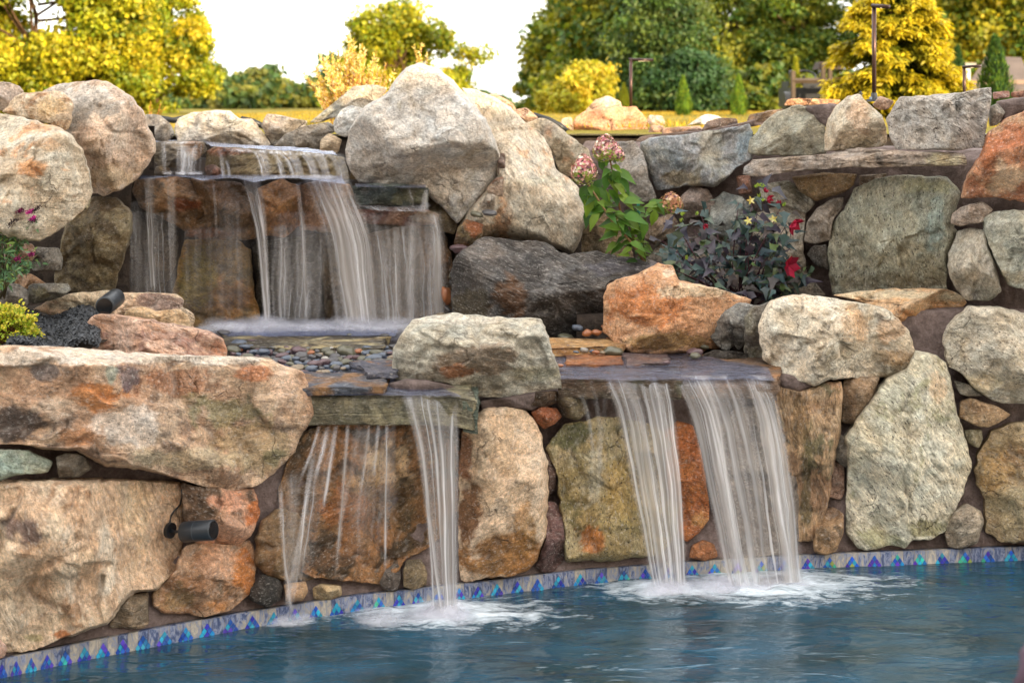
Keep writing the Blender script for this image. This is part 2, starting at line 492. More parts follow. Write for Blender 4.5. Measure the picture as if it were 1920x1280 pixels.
    me.polygons.foreach_set('loop_start', np.r_[np.arange(nq) * 4, nq * 4 + np.arange(n3_) * 3].astype(np.int32))
    me.polygons.foreach_set('loop_total', np.r_[np.full(nq, 4), np.full(n3_, 3)].astype(np.int32))
    me.update(calc_edges=True)
    me.polygons.foreach_set('use_smooth', [True] * (nq + n3_))
    for nm, arr in (('Col', cc), ('Par', par)):
        at = me.attributes.new(nm, 'FLOAT_COLOR', 'POINT')
        at.data.foreach_set('color', np.c_[arr, np.ones(len(V))].astype(np.float32).ravel())
    ca, sa = math.cos(ang), math.sin(ang)
    Gx = V[:, 0] * ca - V[:, 2] * sa; Gz = V[:, 0] * sa + V[:, 2] * ca; st_ = 1 - .78 * min(1, .35 + o['b'])
    gq = (fbm(V * 2 + off, 2) - .5) * .12
    gr = np.c_[Gx * st_, V[:, 1] * .8, Gz + gq] + off
    at = me.attributes.new('Grain', 'FLOAT_COLOR', 'POINT'); at.data.foreach_set('color', np.c_[gr, np.ones(len(V))].astype(np.float32).ravel())
    at = me.attributes.new('Strata', 'FLOAT', 'POINT'); at.data.foreach_set('value', strata.astype(np.float32))
    me.materials.append(M['rock'])
    ob = bpy.data.objects.new(name, me); COL.objects.link(ob)
    if parent is not None:
        ob.parent = parent
    else:
        ob.location = tuple(map(float, org)); tag(ob, label, cat)
    return ob
# name | distance | bulge | colours | options | outline in photo pixels | patches x,y,rx,ry,colour,strength | label
ROCKS = '''
boulder|10.3|.22|b5a595,a08f80,8a7b70|k=5|-30,150 15,154 35,162 44,172 25,190 12,206 -30,212||small tan boulder cut by the left edge, topmost at far upper left
boulder|10.0|.25|c9b497,b59a78,a07850|k=6 f=.6|3,210 14,200 25,182 43,174 77,171 113,170 133,186 136,200 131,213 133,222 124,246 100,236 67,227 33,218|95,200,25,16,d8b98a,.6|pale knobbly tan stone lying on top of the big boulder at far left
boulder|10.6|.5|c3ad95,bca28a,a08a74|k=7 a=.9 f=.8 b=.1|77,172 110,158 157,153 173,148 200,153 230,170 253,193 267,210 273,233 288,266 289,286 273,313 260,333 233,353 193,367 170,362 150,330 125,290 105,240|150,185,75,26,bdb5aa,.8 175,203,38,22,8d867c,.85 128,230,16,40,857d72,.8 215,330,50,24,a08a68,.6 @170,215,120,1.0,.9 @240,300,-30,.8,.95|large rounded pinkish boulder with grey upper facet, left of the upper waterfall
boulder|9.85|.42|c3b8a2,b7a68c,c49468|k=7 cl=.2 a=.9|-80,200 0,212 33,218 77,230 110,238 133,257 150,280 160,303 168,330 172,360 163,385 135,412 110,433 77,453 43,452 0,440 -80,420|55,315,28,16,c38a56,.8 90,270,30,14,b89066,.5 60,380,70,35,cbbfa9,.6 @120,380,-50,.9,.9 @60,270,80,.7,.95|huge pale boulder with orange stains at left edge above the purple flowers
boulder|10.2|.08|9a9170,8a8060,6e664c|k=3|150,372 166,358 171,372 165,392 147,400 140,392||small green-grey stone wedged under the right side of the huge left boulder
boulder|10.75|.32|857858,6f6348,574c38|k=7 a=1.2 w=.35 f=.9 b=.1|132,384 150,372 185,366 222,372 247,397 246,437 233,483 222,510 216,542 200,550 150,551 100,540 104,500 112,460 120,430|190,380,60,18,5a4830,.7|damp mossy brown boulder under the rounded boulder left of the upper waterfall
boulder|10.4|.14|8a857c,74706a,5e5a54|k=5|55,474 67,463 110,465 117,483 115,507 60,508||grey block with flat top behind the purple flowers at left
boulder|10.3|.12|a08a78,a5806a,8a6a58|k=4|5,460 58,456 68,468 62,490 8,490||pinkish stone behind the purple flowering bush at left edge
boulder|10.0|.13|77746a,6a6760,8a8470|k=4|53,536 60,532 128,532 133,545 118,556 85,566 62,570 52,560|75,550,18,12,8e8668,.8|blue-grey topped stone at the edge of the black mulch
boulder|10.15|.1|a5805e,94704e,7a5a40|k=4|30,515 55,512 80,528 92,536 50,542 25,540||flat rust-tan stone above the blue-grey stone by the mulch
boulder|9.9|.12|8a837a,7a746c,68625c|k=5|-20,538 10,530 35,533 52,545 52,572 40,580 10,572 -20,565||rough grey stone behind the yellow shrub at left edge
boulder|10.15|.26|cdb898,bf9f80,a88a74|k=7 a=.8 cl=.2|62,580 97,560 133,550 200,546 253,549 330,551 345,563 342,577 360,587 366,600 363,617 300,617 200,605 110,595|305,565,45,13,8f7a72,.85 140,572,38,9,8a8270,.7|long cream and purple-brown boulder behind the spotlight at the edge of the basin
boulder|9.75|.12|d2bb97,c9a97e,a8865e|k=5|228,600 235,582 265,574 290,584 330,579 352,590 358,614 330,616 270,614||cream stones lump behind the long pink boulder
boulder|9.25|.3|bf9c84,b58a6c,8f6858|k=7 b=.4 ang=.4 cl=.5|133,652 150,623 170,593 187,588 233,593 287,603 333,610 393,623 420,637 427,667 417,676 330,676 230,672 150,664|410,652,16,20,c58a66,.6 300,630,70,9,8a6a5c,.6|long pinkish tan boulder lying behind the big slab, right of the black mulch
slab_boulder|-100,7.85/600,8.75|.46|bd9f80,a98668,7c6552|k=7 p=3.2 top=688 tk=2.6 a=.85 b=.3 ang=.15 cl=.45 f=.7|-110,648 50,650 100,653 200,660 333,667 433,670 507,673 520,682 567,697 577,717 587,747 590,777 580,793 567,810 553,850 520,883 487,910 433,921 383,913 333,898 273,882 200,875 167,860 147,847 93,843 33,833 -110,833|250,668,320,17,c8bbab,.95 175,745,52,30,b2743f,.8 330,712,85,26,8d5f42,.75 90,695,30,14,5c5554,.85 240,700,28,24,55505a,.7 210,702,14,20,8a9080,.8 35,792,50,30,453c38,.92 235,800,62,32,d6c8ba,.85 110,760,45,20,c9b39c,.7 430,770,75,30,857c5c,.85 480,830,70,50,a5926e,.6 480,700,32,16,a2623a,.7 530,720,24,30,cdaf96,.7 350,860,100,18,b9a98a,.6 510,855,20,16,6c6a4c,.7 140,820,40,18,c0885c,.6 @450,760,-75,1.0,1.0 @520,760,-20,1.1,.95 @160,800,-110,.8,.95|very large overhanging slab at left with rust, white and black patches
boulder|W.22|.14|90a090,a0a896,a89878|k=5 b=.5|-60,843 50,845 100,867 90,886 33,890 0,902 -60,902||pale green stone in the mortar under the big left slab
boulder|W.2|.12|837b6c,6f685c,5c564c|k=5|105,856 120,850 145,850 160,857 172,878 150,893 110,896||small grey-brown square stone in the mortar right of the pale green stone
boulder|W.34|.36|cfb696,c3a280,a9805a|k=6 a=.8 p=3 b=.45 ang=1.2 cl=.35|-110,905 100,900 200,898 300,903 338,905 346,936 347,970 343,1013 337,1053 320,1083 293,1106 253,1111 233,1130 217,1153 200,1170 150,1186 100,1203 60,1220 17,1223 -110,1235|52,990,32,28,6a5650,.85 110,1190,22,11,a8622e,.85 200,1040,16,70,e2d4be,.6 130,1050,12,70,dfd0ba,.55 250,960,30,60,cdb08a,.5 70,1195,20,9,8a8a50,.5 @150,965,88,.8,.95 @150,1120,-95,.6,.95 @290,1010,10,1.1,.95|enormous cream boulder at lower left carrying the black wall spotlight
boulder|W.2|.1|9a866c,86745c,6c5c4a|k=3 b=.8 ang=.1|205,1172 215,1150 243,1115 277,1110 278,1172 268,1178 210,1176||flat grainy grey-brown stone under the right end of the enormous lower left boulder
boulder|W.3|.2|95785c,c08e6c,54412f|k=8 cl=.45 a=1.2|340,905 377,912 477,915 489,963 470,1003 440,1032 400,1027 360,1015 342,965|365,940,14,36,584433,.8 430,940,30,24,c9967a,.7 472,965,16,28,b5672e,.8|rust and pink broken rock behind the lower wall spotlight
boulder|W.26|.24|b28c6a,a27650,6f5a42|k=9 cl=.3 a=1.2|332,1058 345,1022 375,1014 433,1022 467,1010 478,1033 480,1087 467,1116 433,1143 383,1158 350,1150 310,1150 287,1137 285,1110 318,1083|460,1065,20,48,b06c30,.85 400,1050,36,34,c39a7c,.7 325,1120,34,28,84704e,.7 405,1135,30,12,c0803f,.6 @440,1060,0,1.5,.9 @370,1030,120,1.1,.9|faceted orange-brown boulder right of the enormous cream boulder, above the tiles
boulder|W.2|.12|35312c,27241f,46403a|k=7 w=.3|463,1112 490,1076 520,1083 532,1100 529,1122 500,1139 470,1127||nearly black angular stone just above the tile band
boulder|W.16|.09|b08a5e,9c7850,8a6a48|k=4|531,1094 573,1090 578,1108 567,1126 535,1128||small square tan stone right of the nearly black stone above the tiles
boulder|W.16|.09|b39a70,9c8258,8a6e4a|k=4|585,1102 600,1095 640,1097 642,1116 620,1125 588,1123||small oval tan stone above the tiles below the thin water strands
boulder|W.34|.14|7a6240,8a6a44,4c3c26|k=5 w=.45|476,1060 478,1010 488,975 520,950 560,960 590,1000 600,1050 590,1085 540,1092 505,1082||wet brown boulder at the left foot of the strands of water
boulder|W.38|.2|a0703e,8a6438,4a3b26|k=8 w=.35 a=1.3 f=1 cl=.5|540,860 560,815 600,795 700,785 800,795 870,825 880,880 872,930 850,985 800,1030 760,1048 740,1080 715,1095 650,1090 590,1082 545,1060 525,1000 520,920|735,868,44,40,d0b088,.92 660,950,46,40,a8642f,.5 620,1040,70,34,3c3226,.75 760,960,26,60,4c4028,.6 690,900,30,22,b08a54,.6 560,900,26,60,4a3c2c,.7 700,1010,50,40,9a6a3a,.6 640,850,40,30,8a6038,.6|big wet rust-orange boulder behind the left lower waterfall
boulder|W.2|.1|6c6258,584e46,484038|k=4 w=.2|710,1092 722,1068 740,1056 752,1062 752,1085 745,1108 720,1106||small dark stone above the tiles left of the left lower waterfall
boulder|W.2|.11|95835f,7c6c50,605440|k=6|755,1072 762,1050 790,1048 802,1075 799,1096 775,1106 756,1100||small olive brown stone above the tiles touching the left lower waterfall
boulder|W.3|.32|cfb393,c4a682,a98862|k=6 a=.8 cl=.2|866,810 880,785 907,767 940,760 987,770 1003,790 1017,817 1018,840 1027,867 1029,917 1028,940 1024,1010 1007,1050 990,1070 957,1080 913,1083 873,1091 862,1085 858,1000 860,900 862,840|945,1045,95,46,8f6435,.95 882,960,24,60,6e4a2c,.9 868,860,14,50,7a4a2c,.8 925,1040,22,40,6a5238,.5 985,1000,20,40,9a7242,.7 @905,920,180,1.3,.92 @940,1010,-95,.5,.92 @985,850,30,1,.95|tall pale boulder with orange-brown base right of the left lower waterfall
boulder|W.32|.08|5a4438,4a362c,3c2c24|k=3|1016,845 1030,850 1044,880 1043,915 1030,930 1026,900||thin dark brown stone beside the top right of the tall pale boulder
boulder|W.22|.14|6c4e48,5c443e,4a3632|k=5|1026,940 1042,940 1055,965 1060,1010 1058,1045 1040,1070 1020,1075 1002,1062 1010,1045 1022,1010||dark purplish pointed stone right of the tall pale boulder, above the tiles
boulder|W.3|.2|9c8c64,887648,6a6038|k=5 p=3.4 a=.8 f=1 b=.2 ang=1.4|1024,842 1040,815 1058,797 1100,787 1130,780 1180,785 1230,800 1265,830 1275,900 1270,1000 1240,1040 1180,1048 1060,1054 1057,1040 1058,1000 1046,930 1044,880|1105,1010,22,26,b0682e,.7 1075,815,44,20,57583a,.85 1115,890,16,60,aeaa98,.5 1160,930,30,60,a58a52,.6 @1090,830,110,1.4,.95|broad olive and ochre boulder left of the right lower waterfall
boulder|W.32|.18|b56c2c,a8602a,c58a44|k=5 f=1|1245,808 1270,788 1300,798 1316,850 1328,930 1331,975 1310,1000 1291,1015 1255,1005||bright orange upright boulder showing between the two sheets of the right lower waterfall
boulder|W.34|.16|8c8074,7a6c60,645850|k=5 w=.35|1345,800 1380,765 1440,755 1475,790 1500,900 1498,1010 1460,1040 1390,1045 1352,1010 1335,930||grey-brown wet boulder dimly seen through the broad right sheet of falling water
boulder|W.18|.09|a56838,8a5228,6a4024|k=5|1291,1045 1297,1022 1320,1012 1340,1020 1346,1043 1322,1051||small rust stone at the foot between the two sheets of water
boulder|W.26|.12|a86430,9a5428,7a4022|k=6 w=.3|995,772 1015,762 1045,766 1054,780 1040,795 1020,806 1005,792||small wet orange stone above the right shoulder of the tall pale boulder
boulder|W.28|.14|716446,5c5038,4a4030|k=5 w=.4|1042,748 1060,737 1095,742 1104,770 1085,788 1052,780||wet dark rounded stone tucked under the left end of the right ledge
boulder|W.26|.12|5e462e,4a3824,3a2c20|k=5 w=.3|975,748 1005,735 1046,733 1050,752 1022,764 985,760||dark brown stone under the middle boulder's right corner
boulder|9.2|.38|aaa594,9a9482,857e6c|k=7 a=1.1 p=3 top=612 tk=2.0 b=.35 ang=.2|733,687 737,657 750,630 773,600 807,592 847,588 907,593 960,597 1017,597 1025,620 1037,660 1047,687 1055,720 1053,728 1007,733 947,747 893,743 827,717 740,712|905,678,80,26,74604c,.8 865,695,30,10,945c34,.6 1020,650,26,60,b5b0a2,.6 850,598,100,8,c2bcae,.8 800,640,24,30,b8b4a4,.5 1000,700,50,14,8a8468,.6 @885,662,-80,.75,.95 @800,640,170,1.1,.9 @1010,660,10,1.2,.95|grey angular boulder sitting between the left ledge and the right stream
boulder|11.05|.5|5a5653,4a4643,3a3633|k=1 a=.6 b=.7 ang=.35 cl=.5 rg=1.6 sm=1.5 p=4.5|846,505 862,473 890,452 917,443 960,450 1017,453 1040,465 1067,480 1123,470 1160,483 1190,483 1225,495 1215,510 1150,525 1137,550 1134,600 1120,630 1060,645 1010,620 940,607 900,600 848,592 846,540|960,560,30,40,5c4028,.8 905,470,40,20,77706a,.6 880,560,30,30,4c4432,.7 1150,500,60,14,5a5860,.6 @985,520,80,1.1,.9 @905,530,190,.9,.9 @1080,560,-60,.9,.9|large jagged charcoal boulder in the middle beside the foot of the upper waterfall
boulder|10.35|.4|c4956a,b88558,8f6844|k=8 a=1 cl=.35 sm=2.5 f=.8|1128,622 1132,590 1133,550 1140,533 1165,520 1200,512 1235,494 1262,498 1272,524 1320,537 1370,548 1410,562 1395,600 1375,640 1350,652 1300,660 1240,668 1180,666 1160,650|1215,570,60,44,b3703e,.75 1310,545,90,12,dac6a8,.8 1250,512,14,12,c9b8a0,.7 1180,530,24,12,d0a27c,.6 1260,640,80,16,8a7040,.7 1330,590,40,30,c69a74,.6 @1290,575,15,.9,.95 @1240,535,95,1.3,.9 @1200,640,-100,1.0,.9|big orange-tan boulder with a pointed peak behind the right stream
boulder|10.15|.18|7f7b73,6c6860,4a4742|k=8 a=1.3 sm=2|1328,628 1345,600 1363,580 1385,566 1414,572 1410,610 1398,645 1385,658 1376,647 1364,660 1345,650||dark grey split rock between the peaked orange boulder and the pale boulder
boulder|10.0|.24|76715f,68635a,504c46|k=8 a=1.3|1395,592 1410,575 1450,564 1500,562 1510,600 1480,650 1455,700 1415,692 1396,660||dark grey angular rock tucked against the left end of the long pale boulder
boulder|9.72|.42|cbc0aa,bdae94,9a8c72|k=8 a=1 sm=2.5 cl=.3 f=.8|1432,585 1447,565 1490,553 1533,555 1573,560 1630,570 1663,580 1680,593 1703,617 1713,643 1717,687 1697,700 1647,708 1580,710 1560,713 1527,725 1493,713 1460,703 1432,673 1426,640 1422,610|1605,612,22,34,c9a27a,.6 1665,620,26,22,c49b74,.6 1680,672,34,18,a08766,.8 1650,692,60,9,77705f,.7 1650,595,8,8,5c544a,.7 @1650,665,-50,1.3,.9 @1480,630,185,1.2,.9 @1560,590,100,1.2,.9|long pale cream boulder on the wall right of the right lower waterfall
boulder|10.25|.3|cba06c,c4a27a,ac8450|k=6 cl=.3|1563,554 1613,547 1680,541 1773,542 1800,553 1813,567 1793,590 1763,613 1713,636 1690,614 1650,575|1680,553,110,9,cfbfa0,.85 1790,556,16,10,a5a088,.7 1740,595,50,16,c9823e,.5 @1690,570,95,1.6,.95|flat-topped orange-tan boulder behind the long pale boulder
boulder|10.0|.13|453f37,35302a,2a2622|k=6 w=.4|1318,664 1340,657 1380,658 1405,664 1396,690 1373,697 1320,690||small dark wet block at the back of the right stream
boulder|10.02|.08|a8693c,96582e,7a4828|k=3 w=.2|1262,673 1318,672 1316,690 1264,688||small flat rust stone at the back edge of the right stream
boulder|W.3|.2|b3946e,a58260,6c6444|k=6 b=.8 ang=1.5 f=.6|1450,722 1497,733 1547,717 1578,713 1581,733 1577,810 1565,867 1558,920 1552,950 1538,990 1526,1014 1496,1016 1478,960 1462,840|1512,900,10,90,5c5638,.7 1500,790,16,50,8a7250,.6|upright tan streaked boulder beside the right edge of the right lower waterfall
boulder|W.36|.14|9a8062,8a7054,74604a|k=6|1582,713 1613,705 1650,706 1635,750 1613,777 1600,795 1577,791 1580,760||brown cracked stone under the long pale boulder
boulder|W.26|.11|827a6c,6e665a,5c564c|k=5|1575,812 1592,827 1602,853 1600,874 1583,876 1563,858||small grey stone wedged at the left of the huge pale upright boulder
boulder|W.28|.09|9c7c68,8a6c5a,7a604e|k=4|1562,862 1583,875 1584,920 1577,937 1552,932||small pinkish brown stone below the wedged small grey stone
boulder|W.24|.16|80644a,a5825a,54432e|k=6|1524,1015 1536,965 1562,951 1583,962 1582,997 1568,1033 1547,1040 1526,1036|1545,1010,14,18,54432e,.6|brown stone above the tiles left of the huge pale upright boulder
boulder|W.34|.34|cbc5ae,bdb69c,9d9a78|k=6 a=.7 b=.5 ang=.85 cl=.2 f=1|1583,820 1603,787 1633,750 1663,707 1700,690 1717,655 1747,660 1773,680 1783,707 1793,767 1810,817 1820,860 1822,880 1813,903 1793,953 1773,993 1747,1013 1713,1012 1697,1028 1680,1022 1647,1028 1623,1032 1600,1020 1587,1000 1585,936 1587,880|1740,992,30,18,8c8660,.85 1640,1010,40,16,8a8a60,.6 1755,720,18,30,d6b894,.6 1690,1020,20,7,5c6450,.7 @1740,950,-45,1.2,.95 @1660,800,150,.9,.95|huge pale greenish-white upright boulder on the right of the pool wall
boulder|W.34|.4|b8af9b,aaa08a,988c74|k=4 a=.7 f=.9|1770,643 1777,617 1797,593 1820,573 1880,577 1940,590 2000,620 2000,740 1920,757 1880,757 1850,747 1823,727 1807,703 1777,687|1830,720,60,20,a8946c,.5 @1850,700,-100,.9,.95|big smooth rounded grey-beige boulder at the right edge above the middle of the wall
boulder|W.24|.13|b2946f,a0825c,806444|k=7|1798,783 1800,753 1820,745 1867,760 1897,777 1873,793 1853,803 1827,797||small orange-tan angular stone in the mortar under the big smooth boulder
boulder|W.3|.08|958c7a,857c6c,70685a|k=4|1788,713 1822,722 1845,742 1815,744 1799,738||sliver of grey stone in mortar left under the big smooth boulder
boulder|W.26|.09|8f8768,7c7458,60583f|k=4|1808,806 1840,804 1843,822 1835,841 1813,829||tiny olive stone under the small orange-tan angular stone
boulder|W.3|.3|a28c66,94805c,8a6a44|k=6 f=1|1828,880 1835,850 1860,810 1900,790 2000,780 2000,1016 1920,1017 1877,1017 1847,995 1847,937 1830,905|1870,880,30,40,a9854f,.5 1900,950,40,40,9c9478,.5|large brownish boulder at lower right edge just above the tiles
boulder|W.22|.16|9c907c,8c7e6a,786a58|k=4 f=.8|1770,997 1790,957 1813,943 1840,957 1846,977 1833,1020 1797,1029 1777,1024||small rounded grey-brown stone between the two largest boulders at lower right
boulder|U-.25|.22|a8a197,98918a,857e76|k=5 a=.8 f=1.6 b=.5 ang=.6 rg=.8 sm=2|1662,223 1687,182 1747,178 1800,173 1860,163 1858,197 1850,233 1846,275 1797,282 1680,280 1668,257|@1700,200,100,1.6,.95|large grey black-flecked block with flat top on the upper right wall
boulder|U-.1|.28|beb199,b09c80,9c8c76|k=8 f=.6|1545,285 1550,233 1563,207 1590,178 1613,177 1630,197 1653,217 1663,243 1663,267 1657,275 1613,279|1610,225,20,30,cba88a,.5 1620,265,30,9,8a7a5e,.7 @1625,215,40,1.2,.9 @1570,240,180,1.2,.9|upright beige faceted stone left of the flecked grey block, under the tall lamp
boulder|U.05|.22|8f8b78,827c68,a3a08c|k=6 a=.8|1403,287 1407,260 1430,233 1457,210 1497,197 1530,203 1547,230 1549,288 1480,293 1420,293|1440,270,24,16,a8aaa0,.5|grey-olive rounded stone on the left end of the long shelf stone
boulder|U.1|.22|86888a,8f8c80,6c7272|k=6 a=.8 b=.3 ang=1.3 cl=.4|1200,268 1223,257 1280,251 1347,243 1405,232 1413,247 1407,267 1413,297 1380,313 1357,340 1337,352 1280,350 1232,358 1215,320 1205,290|1395,270,16,26,93a4ac,.6 1255,300,36,30,6a7276,.5 1280,335,40,14,8c7c5c,.7 1330,270,20,30,a09c8a,.5|long blue-grey boulder left of the shelf stone on the upper wall
boulder|U-.05|.16|928d86,847e76,746e68|k=6|1148,268 1187,263 1207,287 1217,333 1232,373 1207,380 1167,370 1133,347 1140,300||dark grey slanted boulder directly behind the hydrangea flowers
shelf_stone|U-.3|.3|a99a8c,958472,7c6c5c|k=5 p=4 b=1 ang=.02 a=.9 top=300 tk=2 rg=1.4 sm=2|1392,327 1393,313 1413,300 1470,295 1543,290 1613,278 1680,282 1810,287 1817,310 1680,313 1580,315 1480,322 1420,332|1780,300,40,12,bdb088,.6 1400,320,14,8,b0aeac,.7|long thin layered shelf stone projecting from the upper right wall
boulder|U.05|.16|8c7048,7a6242,66522f|k=2 a=.5|1483,332 1547,323 1607,327 1600,347 1580,363 1530,377 1500,360||smooth brown half-round stone directly under the long shelf stone
boulder|U-.02|.26|8b8a76,7f7e6a,a3a08a|k=5 a=.7 p=3 f=1.2 b=.35 ang=1.5|1560,553 1550,480 1553,453 1563,420 1597,367 1603,350 1640,336 1673,328 1773,332 1803,360 1795,383 1790,427 1797,433 1780,477 1776,545 1740,541 1680,543 1613,549|1660,528,80,14,68624f,.85 1755,420,16,50,7a8a84,.6 1740,350,50,14,8f8a64,.5 @1650,512,-92,1.8,.95|very large grey-green boulder with flat face under the long shelf stone
boulder|U.05|.08|7c6c58,6c5c4a,5c4e40|k=3|1610,329 1665,325 1650,342 1612,350||dark sliver of stone between the brown half-round stone and the grey-green boulder
boulder|U-.3|.3|ad744c,a9835f,8a5432|k=6 cl=.45|1802,373 1813,333 1847,280 1853,250 1897,217 1940,200 2000,205 2000,380 1920,380 1870,370|1890,330,40,30,c4ab8c,.7 1850,290,16,40,a05c34,.7 1900,260,30,30,a5603c,.6|tall rust-red boulder with pale streaks at upper right edge
boulder|U-.25|.12|a39384,938272,806e5e|k=5|1782,420 1787,400 1807,387 1843,377 1863,393 1845,416 1800,425||small beige block under the tall rust-red boulder
boulder|U-.2|.2|a8a090,989282,807a68|k=5 b=.4 ang=1.4|1776,500 1780,477 1797,433 1820,427 1845,430 1857,473 1873,515 1878,547 1855,565 1813,563 1790,537|1820,480,20,50,bcb09c,.5 1830,550,10,12,4a4a48,.7|upright pale grey stone right of the very large grey-green boulder
boulder|U-.28|.3|9c9b8a,8c8c7c,777868|k=6|1845,412 1860,397 1920,393 2000,400 2000,545 1920,543 1893,535 1870,500 1855,460 1847,435|1890,520,30,14,7a6c50,.6 1880,420,30,12,b2ae9e,.6|grey-green boulder cut by the right edge below the rust-red boulder
boulder|U.0|.14|9e9284,8c8072,726658|k=6 b=.5 ang=.8|1507,453 1513,417 1533,390 1563,370 1583,370 1580,390 1563,410 1557,450 1530,458||slanted grey-brown stone left of the very large grey-green boulder
boulder|U.02|.12|55504a,454039,6a645a|k=6|1512,477 1525,461 1550,458 1554,508 1533,500||dark broken stone under the slanted grey-brown stone
boulder|U.1|.16|858882,7a7d78,989a92|k=3 a=.5|1327,407 1333,377 1357,360 1390,367 1413,387 1415,430 1370,450 1330,440||smooth bluish grey round stone behind the dark red-flowered bush
boulder|U.08|.16|8c7c72,7c6c62,6a5c54|k=3 a=.6|1272,372 1300,347 1327,355 1342,380 1330,405 1280,410||rounded purplish brown stone under the long blue-grey boulder
boulder|U.12|.08|8c6450,7c5644,6a4a3a|k=3|1380,330 1407,328 1411,363 1385,365||small reddish stone under the left end of the shelf stone
boulder|U.08|.13|a09a8a,8c8676,68624f|k=5 b=1 ang=.6|1423,347 1480,338 1517,367 1530,380 1513,400 1467,385 1428,375||streaky pale grey stone under the left half of the shelf stone
boulder|U.1|.16|aea391,a09482,8c8070|k=5 b=.3|1415,400 1470,385 1512,392 1507,455 1513,510 1550,555 1500,560 1430,545 1405,480||pale stone mostly hidden behind the dark red-flowered bush
boulder|U.1|.14|a28a68,94805e,7a6648|k=5|1075,480 1092,430 1110,398 1150,402 1175,430 1190,490 1120,490||brown stone behind the lower stems of the hydrangea
boulder|U.12|.13|96806a,847058,a09080|k=4|1200,443 1227,410 1260,398 1275,420 1262,440 1230,460||rounded brown stone right of the green plant stake
boulder|U.2|.12|9a8e80,8a7e70,786c60|k=5|1205,490 1240,455 1320,440 1400,450 1420,560 1300,570 1210,540||grey-brown stone low behind the left half of the dark leaved bush
boulder|14.4|.3|cc9068,c08458,a87048|k=6 a=.8|1070,257 1077,223 1097,207 1140,200 1193,200 1213,223 1217,243 1207,263 1173,267 1133,272 1100,278||large sunlit salmon boulder above the hydrangea flowers
boulder|14.75|.16|cfae92,c0a084,a88c74|k=5|1097,208 1115,187 1140,179 1163,190 1168,204 1130,208||smaller pinkish boulder on top of the large sunlit salmon boulder
boulder|14.2|.12|c0a48c,b09278,988068|k=5|1048,238 1053,222 1073,219 1076,255 1060,252||small pale stone at the left foot of the sunlit salmon boulder
boulder|14.4|.1|c8b098,b89c84,a08870|k=5|1212,228 1217,215 1243,217 1248,233 1225,240||small pink-white stone to the upper right of the sunlit salmon boulder
boulder|13.6|.1|c09474,a88468,947058|k=5|1212,258 1220,235 1243,235 1252,252 1235,262||small pinkish tan stone to the lower right of the sunlit salmon boulder
boulder|13.2|.1|d6c8b8,c8b8a4,b0a08c|k=3|1288,236 1310,220 1325,214 1347,217 1357,224 1330,234||flat whitish sunlit stone at the edge of the lawn
boulder|12.6|.1|b08c74,a07c64,8c6c58|k=3 b=.6|1240,254 1243,240 1313,236 1320,244 1300,250 1262,256||flat reddish capstone left on the top of the upper wall
boulder|12.25|.1|6f5c52,5e4e46,544640|k=5|1315,246 1325,228 1350,221 1382,222 1385,236 1355,243||dark brown capstone in the middle of the upper wall top
boulder|12.0|.1|8a725c,75604c,62503f|k=5|1400,230 1405,215 1440,208 1470,203 1462,216 1432,228||long brown capstone behind the grey-olive rounded stone
boulder|11.9|.09|cf9668,c58a5c,b07a50|k=3|1469,198 1477,186 1500,184 1577,187 1572,195 1500,198||flat orange sunlit slab on top of the upper wall left of the tall lamp
boulder|U.15|.08|a3826a,94745c,80644e|k=6|1636,197 1650,180 1678,190 1666,205 1650,207||small brown stone at the foot of the tall lamp pole
boulder|U.2|.07|a07868,90685a,805c4e|k=3|1862,173 1893,170 1894,183 1863,187||small flat reddish stone on the wall top right of the flecked block
boulder|U.2|.07|9c6c54,8c5e48,7a503c|k=3|1895,173 1925,170 1990,172 1990,184 1897,183||flat rust capstone at the top right corner
boulder|U-.1|.09|8c8478,7c7468,6c6458|k=5|1856,200 1870,193 1886,210 1871,235 1856,238||narrow grey stone between the flecked block and the rust-red boulder
boulder|12.1|.16|928c84,857c72,746c64|k=6|262,222 275,214 297,215 317,230 328,253 313,266 290,264 270,245||grey angular stone right behind the large rounded boulder at the top of the falls
boulder|12.3|.22|c0b8ab,b2a99a,948a7c|k=4 a=1.5 f=1|326,240 333,222 360,210 400,207 430,207 450,223 473,223 490,243 508,272 467,277 333,266|460,240,24,16,a89e92,.4|knobbly pale grey boulder behind the lip of the upper waterfall
boulder|12.35|.18|aba298,9c9288,867c72|k=6|489,236 500,213 533,217 577,227 572,242 530,263 510,275 497,252||smooth grey boulder right of the knobbly pale boulder
boulder|12.1|.16|8d857a,7c7468,a39c92|k=7 b=.5 ang=.5|512,274 533,253 567,237 617,228 635,243 612,257 602,282 550,282||dark grey veined stone behind the right part of the upper lip
boulder|11.95|.09|b29a7a,a08868,8c7458|k=5|600,284 600,263 617,249 641,262 633,289||small tan stone at the right end of the upper lip
boulder|12.0|.14|cac7c0,bcb8b0,9a968e|k=6 f=.8|625,230 640,205 660,197 682,203 667,227 650,258 628,250||white stone leaning on the left flank of the great grey boulder
boulder|12.4|.2|a99f8e,988e7c,7c8078|k=6 b=.3 ang=.4|580,230 617,200 640,180 663,162 700,158 727,165 712,190 680,206 635,218 600,230|640,205,40,12,8a8c84,.6 @660,185,90,1.4,.9|long slanting grey boulder behind the white stone with olive underside
